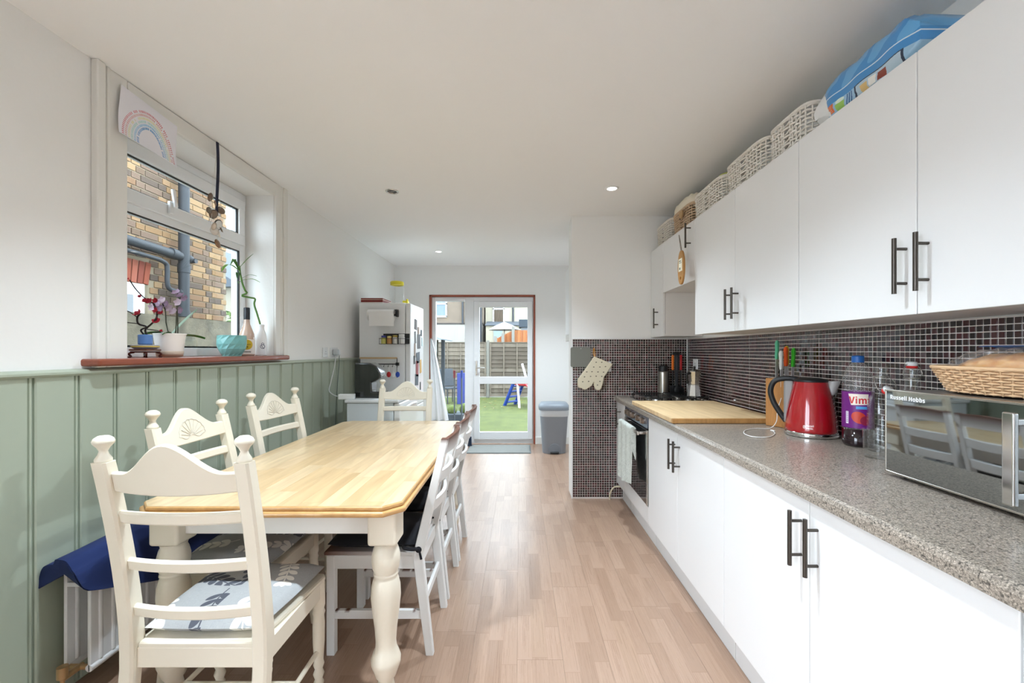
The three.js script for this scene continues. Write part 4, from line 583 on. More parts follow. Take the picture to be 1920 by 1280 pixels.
// ================= FRIDGE END =================
{ // tall fridge, doors towards the room
  const t = thing('fridge_freezer', 'tall white fridge freezer covered with magnets, beside the garden door', 'fridge', [0, 0, 0]);
  const x0 = -1.66, x1 = -1.185, z0 = -5.0, z1 = -4.40, H = 1.79;
  mesh('cabinet', span(x0, x1, 0.02, H, z0, z1, 0.008), M.white, t);
  for (const [a, b] of [[0.06, 0.70], [0.706, H - 0.002]]) { const d = mesh('door', span(x1 + 0.003, -1.13, a, b, z0, z1, 0.012), M.gloss, t); mesh('handle', rbox(0.02, 0.22, 0.018, 0.006, -1.122, a < 0.5 ? 0.56 : 0.86, z1 + -0.03), M.white, d); }
  mesh('foot', [cyl(0.02, 0.02, 0.02, x0 + 0.05, 0.01, z1 - 0.05), cyl(0.02, 0.02, 0.02, x1 - 0.03, 0.01, z1 - 0.05), cyl(0.02, 0.02, 0.02, x0 + 0.05, 0.01, z0 + 0.05), cyl(0.02, 0.02, 0.02, x1 - 0.03, 0.01, z0 + 0.05)], M.black, t);
  // magnets, photos and notes on the doors
  const kinds = [['photograph', 'framed photo'], ['postcard', 'postcard'], ['magnet', 'magnet'], ['note', 'note']];
  const items = [[1.58, -4.62, 0.09, 0.11, '#4b3b33', 'photo magnet with brown picture near the top of the fridge door'], [1.52, -4.74, 0.07, 0.08, '#8a6f5c', 'small tan picture magnet near the top of the fridge door'], [1.44, -4.60, 0.06, 0.13, '#6c6a66', 'narrow grey photo strip on the fridge door'], [1.40, -4.76, 0.13, 0.16, '#3a3433', 'dark photograph in the middle of the fridge door'], [1.30, -4.58, 0.05, 0.15, '#97806d', 'tall tan photo strip on the fridge door'], [1.22, -4.72, 0.15, 0.12, '#38424e', 'dark blue postcard on the fridge door'], [1.20, -4.56, 0.06, 0.09, '#2e2c2b', 'black magnet clip on the fridge door'], [1.10, -4.68, 0.11, 0.17, '#8d2a2a', 'red picture postcard low on the fridge door'], [1.12, -4.84, 0.08, 0.15, '#d3a552', 'yellow cutout magnet low on the fridge door'], [0.98, -4.66, 0.13, 0.12, '#47505a', 'grey photograph below the red postcard'], [1.50, -4.88, 0.06, 0.07, '#2f2f31', 'striped black magnet at the far side of the fridge door'], [1.40, -4.92, 0.05, 0.10, '#b5d3d8', 'pale blue note at the far side of the fridge door'], [0.90, -4.83, 0.03, 0.09, '#2c2c2c', 'thin black pen magnet on the fridge door']];
  for (const [y, z, w, h, c, lab] of items) tag(mesh('fridge_magnet', rbox(0.004, h, w, 0.0015, -1.1275, y, z, rr(-0.12, 0.12)), std(c, 0.5)), lab, 'magnet', 'magnets and cards on the fridge');
}
{ const t = thing('game_box', 'dark red flat box lying on top of the fridge', 'box', [-1.535, 1.79, -4.56]); mesh('base', rbox(0.22, 0.03, 0.28, 0.003, 0, 0.0155, 0), std('#e2ded8', 0.7), t); mesh('lid', rbox(0.226, 0.042, 0.286, 0.003, 0, 0.031, 0), std('#7d2420', 0.5), t); mesh('stripe', box(0.2265, 0.005, 0.2865, 0, 0.036, 0), std('#d9c7b4', 0.6), t); }
{ const t = thing('drink_dispenser', 'clear glass drink dispenser with yellow lid and yellow tap on the fridge', 'dispenser', [-1.36, 1.79, -4.72]); mesh('jar', lathe([[0.001, 0.001], [0.072, 0.001], [0.078, 0.01], [0.08, 0.19], [0.07, 0.22], [0.062, 0.228], [0.059, 0.222], [0.076, 0.185], [0.074, 0.014], [0.001, 0.012]], 40), M.glass, t); const y = std('#e3d437', 0.4); mesh('lid', lathe([[0.066, 0.228], [0.072, 0.23], [0.073, 0.262], [0.068, 0.27], [0.001, 0.272]], 40), y, t); mesh('tap', [rbox(0.06, 0.024, 0.024, 0.008, 0.10, 0.045, 0.03), rbox(0.02, 0.05, 0.02, 0.006, 0.12, 0.05, 0.03), rbox(0.02, 0.034, 0.055, 0.006, 0.125, 0.035, 0.03)], y, t); }
{ const t = thing('kitchen_roll_holder', 'white kitchen roll on a black magnetic holder on the fridge side', 'kitchen roll', [-1.40, 1.66, -4.338]); mesh('paper_roll', [cyl(0.056, 0.056, 0.26, -0.01, 0, 0, 36, 0, 0, PI / 2)], M.paper, t); mesh('loose_sheet', drape(-0.135, 0.115, [[0.057, 0.01], [0.0585, -0.03], [0.058, -0.07], [0.055, -0.115]], 0.0015, (q, k) => [0.003 * Math.sin(q * 6) * k, 0, 0]).rotateY(-PI / 2), M.paper, t); mesh('bracket', [rbox(0.018, 0.075, 0.066, 0.006, 0.142, 0.02, -0.0295), cyl(0.012, 0.012, 0.3, 0, 0, 0, 16, 0, 0, PI / 2), rbox(0.012, 0.04, 0.062, 0.004, -0.152, 0.01, -0.028), rbox(0.3, 0.012, 0.006, 0.003, 0, 0.055, -0.0592)], M.black, t); }
{ const t = thing('spice_rack', 'black magnetic wire rack on the fridge side', 'rack', [-1.285, 1.36, -4.396]); mesh('back_plate', rbox(0.27, 0.105, 0.006, 0.003, 0.012, 0.06, 0), M.black, t); const w = []; for (const y of [0.005, 0.06]) w.push(tube([[-0.14, y, 0.0], [-0.14, y, 0.075], [0.14, y, 0.075], [0.14, y, 0]], 0.0022, 60, 5)); for (let i = 0; i <= 8; i++) w.push(bar([-0.14 + 0.035 * i, 0.005, 0], [-0.14 + 0.035 * i, 0.005, 0.075], 0.0018), ...(i % 2 ? [] : [bar([-0.14 + 0.035 * i, 0.005, 0.075], [-0.14 + 0.035 * i, 0.06, 0.075], 0.0018)])); mesh('wire_basket', w, M.black, t); }
for (const [x, c, lid, h, r, lab] of [[-1.392, '#c9c56a', '#4b4f9a', 0.085, 0.026, 'spice jar with yellow label and blue lid in the wire rack'], [-1.334, '#c08a52', '#e6d48a', 0.08, 0.025, 'spice jar with orange contents in the wire rack'], [-1.276, '#d8d6d0', '#b6a24a', 0.09, 0.026, 'white spice jar with tan lid in the wire rack'], [-1.208, '#e6e6e4', '#f0f0ee', 0.10, 0.031, 'round white tub in the wire rack']]) { const t = thing('spice_jar', lab, 'jar', [x, 1.3675, -4.357], 0, 'jars in the magnetic rack'); mesh('jar', lathe([[0.001, 0], [r - 0.003, 0], [r, 0.005], [r, h - 0.03], [r - 0.006, h - 0.022], [0.001, h - 0.022]], 24), std(c, 0.3), t); mesh('lid', lathe([[r - 0.004, h - 0.022], [r - 0.002, h - 0.02], [r - 0.002, h - 0.002], [0.001, h]], 24), std(lid, 0.4), t); }
{ const t = thing('hook_rail', 'wooden dowel and black rail with hooks on the fridge side', 'hook rail', [-1.45, 1.16, -4.37]); mesh('dowel', cyl(0.009, 0.009, 0.38, 0, 0.062, 0, 14, 0, 0, PI / 2), M.bamboo, t); mesh('rail', [rbox(0.38, 0.01, 0.008, 0.002, 0, 0, 0), bar([0.19, 0.062, 0], [0.19, -0.14, 0], 0.004), bar([-0.19, 0.062, 0], [-0.19, 0, 0], 0.004), box(0.03, 0.03, 0.03, 0.19, 0.0, -0.016), box(0.03, 0.03, 0.03, -0.19, 0.0, -0.016)], M.black, t); const hk = []; for (let i = 0; i < 7; i++) hk.push(tube([[-0.12 + i * 0.045, 0, 0.005], [-0.12 + i * 0.045, -0.02, 0.012], [-0.12 + i * 0.045, -0.03, 0.02], [-0.12 + i * 0.045, -0.018, 0.028]], 0.002, 12, 5)); mesh('hooks', hk, M.black, t); }
for (const [x, c, lab] of [[-1.335, '#c4252b', 'red plastic measuring spoon hanging from the hook rail'], [-1.29, '#e9e9e6', 'white plastic measuring spoon hanging from the hook rail'], [-1.245, '#2b50b4', 'blue plastic measuring spoon hanging from the hook rail']]) { const t = thing('measuring_spoon', lab, 'spoon', [x, 1.13, -4.345], 0, 'measuring spoons on the hook rail'); mesh('handle', rbox(0.012, 0.06, 0.004, 0.002, 0, -0.03, 0), M.white, t); mesh('bowl', sph(0.022, 0, -0.075, 0.004, 1, 1.3, 0.5), std(c, 0.4), t); }
{ // low freezer
  const t = thing('undercounter_freezer', 'low white undercounter freezer with curved handle behind the far chair', 'freezer', [0, 0, 0]);
  mesh('cabinet', span(-1.47, -1.075, 0.02, 0.852, -4.25, -3.62, 0.006), std('#dfe6ea', 0.4), t); mesh('top', span(-1.485, -1.03, 0.854, 0.88, -4.26, -3.605, 0.006), std('#e6e9ea', 0.4), t); const d = mesh('door', span(-1.072, -1.02, 0.06, 0.85, -4.25, -3.62, 0.012), M.gloss, t); mesh('handle', tube([[-1.02, 0.79, -3.68], [-1.0, 0.80, -3.75], [-0.995, 0.81, -3.93], [-1.0, 0.8, -4.1], [-1.02, 0.79, -4.18]], 0.012, 30, 8), M.white, d); mesh('foot', [cyl(0.02, 0.02, 0.02, -1.43, 0.01, -3.67), cyl(0.02, 0.02, 0.02, -1.1, 0.01, -3.67), cyl(0.02, 0.02, 0.02, -1.43, 0.01, -4.2), cyl(0.02, 0.02, 0.02, -1.1, 0.01, -4.2)], M.black, t);
}
{ const t = thing('coffee_machine', 'black capsule coffee machine on the low freezer', 'coffee machine', [-1.335, 0.88, -3.83]);
  const side = extrude([[-0.11, 0], [0.12, 0], [0.12, 0.03], [0.02, 0.035], [0.015, 0.13], [0.06, 0.15], [0.098, 0.17], [0.092, 0.21], [0.06, 0.262], [0.01, 0.285], [-0.11, 0.285]], 0.13, 0.012, 3); side.translate(0, 0.012, -0.065); mesh('body', side, M.blackGloss, t); mesh('lever', rbox(0.09, 0.008, 0.05, 0.003, 0.07, 0.218, 0.02, 0, 0, -0.55), M.steel, t); mesh('water_tank', rbox(0.05, 0.24, 0.11, 0.012, -0.095, 0.14, 0), M.black, t); mesh('drip_tray', rbox(0.09, 0.012, 0.11, 0.003, 0.072, 0.05, 0), M.steel, t); }
{ const t = thing('extension_block', 'white mains extension block on the corner of the low freezer', 'extension', [-1.485, 0.8805, -3.66]); mesh('block', rbox(0.13, 0.045, 0.06, 0.006, 0, 0.0225, 0, 0, 0.15), M.white, t); }
socketPlate('blank white wall plate above the green boarding', [XL + 0.0005, 1.282, -3.80], 0.088, PI / 2);
{ const t = socketPlate('double wall socket above the green boarding with a plug in it', [XL + 0.0005, 1.282, -3.98], 0.146, PI / 2); mesh('plug', [rbox(0.05, 0.055, 0.036, 0.012, 0.032, -0.002, 0.03)], M.white, t); mesh('adapter', rbox(0.04, 0.06, 0.05, 0.014, -0.03, 0.0, 0.036), std('#c9d0d4', 0.4), t); }
tag(mesh('white_flex', tube([[XL + 0.04, 1.25, -3.94], [XL + 0.03, 1.15, -3.93], [XL + 0.03, 1.02, -3.86], [XL + 0.06, 0.94, -3.76], [XL + 0.15, 0.905, -3.69], [XL + 0.195, 0.905, -3.67]], 0.0042, 50, 6), M.white), 'white flex running from the wall plug to the extension block', 'cable');
tag(mesh('grey_flex', tube([[XL + 0.045, 1.25, -4.0], [XL + 0.035, 1.18, -4.02], [XL + 0.03, 1.0, -4.0], [XL + 0.03, 0.7, -3.96], [XL + 0.03, 0.3, -3.95], [XL + 0.03, 0.02, -3.95]], 0.003, 50, 6), std('#5e6a64', 0.6)), 'thin dark grey flex hanging down the green boarding', 'cable');
{ // white cloth hanging on the door lining
  const S = [], n = 30; for (let i = 0; i <= n; i++) { const q = i / n, y = 1.46 - 1.12 * q, w = 0.02 + 0.22 * Math.pow(q, 0.8), P = [], m = 26; for (let j = 0; j <= m; j++) { const a = j / m; P.push([-1.235 + w * a + 0.01 * q, y, ZB + 0.075 + 0.022 * Math.sin(a * 16 + q) * Math.min(1, q * 3 + 0.3)]); } for (let j = m; j >= 0; j--) { const a = j / m; P.push([-1.235 + w * a + 0.01 * q, y, ZB + 0.071 + 0.022 * Math.sin(a * 16 + q) * Math.min(1, q * 3 + 0.3)]); } S.push(P.reverse()); }
  const t = thing('hanging_apron', 'white cotton apron hanging from a hook on the red door lining', 'apron'); mesh('cloth', loft(S, true, 1.2), std('#f1f2f3', 0.9), t); mesh('hook', [bar([-1.235, 1.465, ZB + 0.01], [-1.225, 1.46, ZB + 0.085], 0.004), sph(0.006, -1.225, 1.462, ZB + 0.087)], M.steel, t);
}
{ const t = thing('pedal_bin', 'grey plastic pedal bin with blue-grey lid and white liner', 'bin', [0.435, 0, -5.50]);
  const sec = (w, d, y) => { const P = []; for (let i = 0; i < 36; i++) { const a = -i / 36 * PI * 2, c = Math.cos(a), s = Math.sin(a); P.push([Math.sign(c) * Math.pow(Math.abs(c), 0.5) * w / 2, y, Math.sign(s) * Math.pow(Math.abs(s), 0.5) * d / 2]); } return P; };
  mesh('body', loft([sec(0.29, 0.26, 0.001), sec(0.295, 0.265, 0.02), sec(0.36, 0.32, 0.535), sec(0.365, 0.325, 0.545)], true, 0.7), std('#8d939b', 0.5), t);
  mesh('liner', loft([sec(0.362, 0.322, 0.47), sec(0.374, 0.334, 0.49), sec(0.378, 0.338, 0.53), sec(0.37, 0.33, 0.55)], false, 1.2), phys('#e6eaee', 0.4, { transmission: 0.2, thickness: 0 }), t);
  mesh('lid', loft([sec(0.39, 0.35, 0.548), sec(0.395, 0.355, 0.575), sec(0.385, 0.345, 0.60), sec(0.33, 0.29, 0.632), sec(0.1, 0.09, 0.642)], true, 1.0), std('#858c94', 0.45), t);
  const s = new THREE.Shape(); s.moveTo(-0.075, 0); s.lineTo(0.075, 0); s.absarc(0, 0.045, 0.075, 0, PI, false); s.lineTo(-0.075, 0); mesh('pedal_arch', extrude(s, 0.012, 0.004).translate(0, 0.005, 0.127), std('#7d838b', 0.5), t); mesh('pedal', rbox(0.11, 0.016, 0.05, 0.006, 0, 0.02, 0.15), M.black, t); }
{ const t = thing('doormat', 'grey doormat lying inside the garden door', 'doormat', [-0.27, 0, -5.62]); const nb = dataTex(256, 256, (x, y) => 110 + 90 * noise(x * 128, y * 128, 128, 128, 44), false); nb.repeat.set(4, 4); mesh('pile', rbox(0.80, 0.010, 0.46, 0.003, 0, 0.0055, 0), std('#84847f', 1, { bumpMap: nb, bumpScale: 0.003 }), t); mesh('edging', [box(0.82, 0.004, 0.48, 0, 0.0022, 0)], std('#6d7579', 0.9), t); }
{ const t = thing('dustpan', 'dark blue dustpan standing on edge against the door frame', 'dustpan', [-0.715, 0, -5.80], 0.3); mesh('pan', [rbox(0.09, 0.13, 0.012, 0.004, 0, 0.066, 0, -0.2), rbox(0.012, 0.13, 0.05, 0.004, -0.045, 0.066, 0.02, -0.2), rbox(0.012, 0.13, 0.05, 0.004, 0.045, 0.066, 0.02, -0.2)], std('#2d3c52', 0.5), t); mesh('handle', bar([0, 0.12, -0.02], [0, 0.22, -0.04], 0.011), std('#2d3c52', 0.5), t); }

// ================= RADIATOR AND APRON UNDER THE WINDOW =================
{ const t = thing('radiator', 'white double panel radiator on the green boarding under the window', 'radiator', [0, 0, 0]);
  const z0 = -2.85, z1 = -1.57; const panel = x => { const g = [span(x - 0.006, x + 0.006, 0.11, 0.50, z0, z1, 0.004)]; for (let z = z0 + 0.04; z < z1 - 0.02; z += 0.05) g.push(place(cyl(0.011, 0.011, 0.33, 0, 0, 0, 10), x, 0.305, z)); for (const y of [0.125, 0.488]) g.push(place(cyl(0.013, 0.013, z1 - z0, 0, 0, 0, 12, PI / 2), x, y, (z0 + z1) / 2)); return g; };
  mesh('front_panel', panel(-1.587), M.white, t); mesh('back_panel', panel(-1.675), M.white, t);
  mesh('end_bracket', [span(-1.675, -1.587, 0.425, 0.44, z1 - 0.012, z1 - 0.002), span(-1.675, -1.587, 0.425, 0.44, z0 + 0.002, z0 + 0.012), span(-1.722, -1.675, 0.2, 0.42, z1 - 0.25, z1 - 0.2), span(-1.722, -1.675, 0.2, 0.42, z0 + 0.2, z0 + 0.25)], M.white, t);
  mesh('valve', [bar([-1.63, 0.125, z1 - 0.02], [-1.63, 0.125, z1 + 0.05], 0.011), bar([-1.63, 0.125, z1 + 0.05], [-1.63, 0.0, z1 + 0.05], 0.0075), bar([-1.675, 0.125, z1 - 0.01], [-1.587, 0.125, z1 - 0.01], 0.01), cyl(0.016, 0.016, 0.04, -1.63, 0.15, z1 + 0.05, 16)], std('#c9a77c', 0.3, { metalness: 0.7 }), t); }
{ const path = []; const key = [[-1.722, 0.46], [-1.718, 0.50], [-1.70, 0.535], [-1.66, 0.548], [-1.62, 0.553], [-1.585, 0.553], [-1.557, 0.53], [-1.547, 0.49], [-1.543, 0.44], [-1.541, 0.38], [-1.54, 0.32], [-1.539, 0.27]]; const cv = new THREE.CatmullRomCurve3(key.map(([x, y]) => V(x, y, 0))); for (let i = 0; i <= 44; i++) { const p = cv.getPoint(i / 44); path.push([p.x, p.y]); }
  tag(mesh('denim_apron', drape(-2.35, -1.50, path.reverse(), -0.006, (q, k) => { const e = Math.pow(q, 3); return [(k < 0.5 ? 0.012 * (1 - k * 2) * (1 + Math.sin(q * 21)) : 0), (k < 0.45 ? (0.45 - k) / 0.45 * (-0.06 + 0.24 * Math.pow(q, 1.6)) : 0) + (k > 0.3 && k < 0.85 ? 0.018 * (1 - q) * Math.sin((k - 0.3) / 0.55 * PI) : 0) - e * 0.018 * (k > 0.7 ? 1 : 0), 0.05 * Math.sin(k * 5) * q * 0.6]; }, 40), phys('#16295c', 0.9, { sheen: 0.4, sheenRoughness: 0.6, side: THREE.DoubleSide })), 'dark blue cotton apron thrown over the radiator end', 'apron'); }

// ================= WINDOWSILL =================
const SY = 1.262;
{ const t = thing('dark_bottle', 'dark wine bottle with white capsule and cream label at the sill end', 'bottle', [-1.878, SY, -1.985]); mesh('bottle', lathe([[0.001, 0.001], [0.034, 0.001], [0.037, 0.006], [0.037, 0.16], [0.03, 0.185], [0.016, 0.205], [0.014, 0.215]], 32), phys('#14161f', 0.08, { clearcoat: 1 }), t); mesh('capsule', lathe([[0.036, 0.172], [0.0305, 0.187], [0.0165, 0.207], [0.0155, 0.245], [0.001, 0.247]], 32), std('#e8e6e3', 0.4), t); mesh('label_paper', lathe([[0.0375, 0.055], [0.0375, 0.105]], 32), std('#d9d4c8', 0.8), t); mesh('label_print', [...[0, 1, 2, 3, 4].map(i => rbox(0.008, 0.01, 0.002, 0.001, Math.sin(0.74 + (i - 2) * 0.3) * 0.0378, 0.072, Math.cos(0.74 + (i - 2) * 0.3) * 0.0378, 0, 0.74 + (i - 2) * 0.3))], M.black, t); mesh('red_band', lathe([[0.0376, 0.006], [0.0376, 0.03]], 32), std('#8f1f2e', 0.5), t); }
const petal = (w, l, curl, n = 6) => { const P = []; for (let i = 0; i <= n; i++) { const q = i / n, h = w * Math.sin(PI * Math.min(0.96, q * 0.92 + 0.06)), y = curl * q * q; P.push([[-h, y + 0.0006, q * l], [0, y - h * 0.15, q * l], [h, y + 0.0006, q * l], [0, y - h * 0.15 - 0.0008, q * l]]); } return loft(P, true, 1); };
const bloom = (n, w, l, curl, tiltUp) => { const g = []; for (let i = 0; i < n; i++) { const p = petal(w, l, curl, 4); p.rotateX(-tiltUp); p.rotateY(i / n * PI * 2); g.push(p); } return merge(g); };
{ // artificial blossom tree in a blue pot on little stands
  const t = thing('blossom_tree', 'small artificial red plum blossom tree in a blue pot', 'ornament', [-1.80, SY + 0.062, -2.05]);
  mesh('pot', lathe([[0.001, 0], [0.025, 0], [0.028, 0.004], [0.028, 0.045], [0.025, 0.048], [0.001, 0.046]], 28), std('#5b83bd', 0.3), t);
  const bark = std('#231a18', 0.8), tips = [];
  const br = (P, r) => mesh('branch', tube(P, r, 24, 6), bark, t);
  br([[-0.005, 0.045, 0], [-0.012, 0.07, 0.01], [0.006, 0.085, 0.0], [-0.026, 0.1, 0.008], [-0.028, 0.13, 0.012], [-0.02, 0.15, 0.005]], 0.004); br([[0.008, 0.045, 0], [0.0, 0.07, 0], [0.02, 0.1, -0.01], [0.034, 0.125, -0.02], [0.03, 0.16, -0.03], [0.022, 0.2, -0.02]], 0.004); br([[0.022, 0.2, -0.02], [0.0, 0.215, -0.01], [-0.025, 0.26, 0.02], [-0.04, 0.305, 0.04]], 0.0026); br([[0.0, 0.075, 0], [0.03, 0.07, -0.02], [0.05, 0.062, -0.04]], 0.0022); br([[-0.028, 0.13, 0.012], [-0.05, 0.155, 0.03], [-0.06, 0.16, 0.04]], 0.002); br([[-0.026, 0.1, 0.008], [-0.06, 0.105, 0.04]], 0.002);
  const rm = std('#a5162c', 0.7); for (const [x, y, z, s] of [[-0.012, 0.145, 0.02, 1.25], [0.04, 0.165, -0.02, 1.0], [0.045, 0.15, -0.035, 0.9], [0.04, 0.11, -0.02, 1.2], [0.02, 0.205, -0.005, 1.1], [0.032, 0.212, -0.025, 0.9], [0.006, 0.208, 0.005, 0.8], [-0.015, 0.228, 0.012, 0.55], [-0.042, 0.307, 0.042, 0.35], [0.046, 0.065, -0.036, 0.5]]) { const b = mesh('blossom', bloom(5, 0.009 * s, 0.02 * s, 0.004, 0.5), rm, t); b.position.set(x, y, z); b.rotation.set(rr(0.5, 1.4), rr(-1, 1), rr(-0.5, 0.5)); }
}
{ const t = thing('stand_stack', 'two small lacquered stands and a patterned dish stacked under the blue pot', 'ornament stand', [-1.80, SY, -2.05]); mesh('lower_stand', [rbox(0.08, 0.007, 0.08, 0.003, 0, 0.027, 0), ...[[-1, -1], [1, -1], [-1, 1], [1, 1]].map(([a, b]) => tube([[a * 0.028, 0.026, b * 0.028], [a * 0.042, 0.018, b * 0.042], [a * 0.036, 0.006, b * 0.036], [a * 0.044, 0.002, b * 0.044]], 0.0045, 12, 6))], std('#4a1a14', 0.25), t); mesh('carved_stand', rbox(0.085, 0.007, 0.085, 0.003, 0, 0.036, 0), std('#6b3a24', 0.3), t); mesh('dish', lathe([[0.001, 0.04], [0.04, 0.04], [0.052, 0.049], [0.053, 0.058], [0.048, 0.06], [0.001, 0.061]], 32), std('#8f93a8', 0.3), t); mesh('dish_band', lathe([[0.0532, 0.0495], [0.0538, 0.0565]], 32), std('#c9b25a', 0.4), t); }
{ // orchid
  const t = thing('orchid', 'potted orchid with faded mauve flowers in a white pot with saucer', 'plant', [-1.785, SY, -2.175]);
  mesh('pot', lathe([[0.001, 0.004], [0.05, 0.004], [0.053, 0.012], [0.066, 0.112], [0.069, 0.114], [0.069, 0.12], [0.063, 0.12], [0.06, 0.1], [0.001, 0.098]], 40), std('#efe7df', 0.35), t); mesh('saucer', lathe([[0.001, 0.001], [0.053, 0.001], [0.058, 0.03], [0.0565, 0.031], [0.05, 0.008], [0.001, 0.007]], 40), std('#e8dac6', 0.35), t); mesh('compost', cyl(0.06, 0.06, 0.004, 0, 0.1, 0, 24), std('#4a3a2c', 1), t);
  const leaf = (L, w, a, up, droop, c, nm = 'leaf') => { const P = []; for (let i = 0; i <= 12; i++) { const q = i / 12, h = w * Math.pow(Math.sin(PI * Math.min(0.97, 0.12 + q * 0.87)), 0.7), r = L * q, y = 0.105 + up * q - droop * q * q, ca = Math.cos(a), sa = Math.sin(a); P.push([[-1, 0.004], [0, -0.003], [1, 0.004], [0, -0.006]].map(([s, d]) => [r * ca - s * h * sa, y + d, r * sa + s * h * ca])); } mesh(nm, loft(P, true, 1), std(c, 0.35), t); };
  leaf(0.15, 0.022, -0.9, 0.045, 0.05, '#2f6b2a'); leaf(0.1, 0.02, 2.4, 0.07, 0.06, '#3c7a35'); leaf(0.13, 0.014, -1.2, 0.17, 0.02, '#8aa08c'); leaf(0.09, 0.018, 1.2, 0.06, 0.05, '#376f30');
  const st = std('#3a3b2a', 0.7); for (const P of [[[0, 0.1, 0], [-0.01, 0.17, 0.01], [-0.014, 0.24, 0.012], [-0.02, 0.27, 0.02]], [[0.02, 0.1, -0.01], [0.022, 0.2, -0.015], [0.022, 0.27, -0.02], [0.03, 0.31, -0.03]], [[0.028, 0.1, -0.016], [0.024, 0.19, -0.02], [0.02, 0.25, -0.02]]]) mesh('stem', tube(P, 0.0028, 20, 6), st, t);
  const fm = [std('#a88fa6', 0.8), std('#c9b4bf', 0.8)]; for (const [x, y, z] of [[-0.035, 0.27, 0.03], [-0.03, 0.245, 0.02], [-0.012, 0.265, 0.01], [0.0, 0.248, 0.0], [-0.05, 0.25, 0.04], [0.03, 0.315, -0.03], [0.018, 0.33, -0.02], [0.045, 0.3, -0.04], [0.03, 0.28, -0.02], [0.03, 0.24, -0.03], [0.012, 0.23, -0.01], [-0.02, 0.285, 0.02]]) { const b = mesh('flower', bloom(5, 0.011, 0.023, 0.005, 0.25), fm[rnd() < 0.6 ? 0 : 1], t); b.position.set(x, y, z); b.rotation.set(rr(0.7, 1.5), rr(0.2, 1.2), 0); }
}
{ // turquoise faceted pot
  const t = thing('faceted_pot', 'turquoise faceted ceramic pot with a thin green plant', 'plant pot', [-1.80, SY, -2.665]); const S = [], K = [[0.05, 0], [0.06, 0.018], [0.074, 0.045], [0.08, 0.075], [0.08, 0.1], [0.077, 0.128]]; K.forEach(([r, y], i) => { const P = []; for (let j = 0; j < 14; j++) { const a = -(j + (i % 2) * 0.5) / 14 * PI * 2; P.push([Math.cos(a) * r, y, Math.sin(a) * r]); } S.push(P); }); mesh('pot', loft(S, true, 0.05), std('#79b3b0', 0.3), t); mesh('inner_rim', lathe([[0.077, 0.128], [0.07, 0.129], [0.066, 0.11], [0.001, 0.108]], 28), std('#6da5a3', 0.4), t); }
{ const t = thing('liqueur_bottle', 'cream liqueur bottle with black cap and yellow oval label', 'bottle', [-1.815, SY, -2.835]); mesh('bottle', lathe([[0.001, 0.001], [0.044, 0.001], [0.047, 0.008], [0.047, 0.11], [0.043, 0.145], [0.028, 0.185], [0.019, 0.21], [0.0165, 0.245]], 36), phys('#c9ab98', 0.15, { clearcoat: 1 }), t); mesh('cap', lathe([[0.018, 0.24], [0.0185, 0.245], [0.0185, 0.315], [0.016, 0.32], [0.001, 0.321]], 28), std('#1d232b', 0.4), t);
  const lab = canvasTex(1024, 256, (c, w, h) => { c.fillStyle = '#e7dfd6'; c.fillRect(0, 0, w, h); const x = (Math.atan2(1.815, 2.835) / (2 * PI)) * w; c.fillStyle = '#c9a91f'; c.beginPath(); c.ellipse(x, 92, 120, 88, 0, 0, 7); c.fill(); c.fillStyle = '#4a3a10'; for (let i = 0; i < 8; i++) c.fillRect(x - 78 + i * 20, 82 + (i % 3), 12, 14); c.fillRect(x - 24, 122, 14, 20); c.fillRect(x + 4, 122, 18, 20); c.strokeStyle = '#222'; c.lineWidth = 8; c.beginPath(); for (let i = 0; i < 30; i++) c.lineTo(x - 90 + i * 6, 218 + 9 * Math.sin(i * 1.7)); c.stroke(); });
  mesh('label_paper', lathe([[0.0474, 0.012], [0.0474, 0.108]], 48), std('#ffffff', 0.6, { map: lab }), t); }
{ const t = thing('milk_bottle_vase', 'white milk bottle vase with blue emblem holding lucky bamboo', 'vase', [-1.79, SY, -2.95]); mesh('bottle', lathe([[0.001, 0.001], [0.033, 0.001], [0.036, 0.006], [0.036, 0.11], [0.03, 0.15], [0.02, 0.18], [0.0185, 0.2], [0.0205, 0.203], [0.0205, 0.214], [0.016, 0.215], [0.015, 0.19]], 32), std('#f0f1f2', 0.2), t); const a = Math.atan2(1.79, 2.95) + 0.25; const em = []; for (const [r, dy] of [[0.013, 0], [0.007, 0.018]]) em.push(place(new THREE.TorusGeometry(r, 0.0016, 6, 28), 0, 0.062 + dy, 0.0365)); em.push(place(rbox(0.003, 0.028, 0.002, 0.001), 0, 0.058, 0.0368, 0, 0, 0.6)); const g = merge(em); g.rotateY(a); mesh('emblem', g, std('#2f3f66', 0.5), t); }
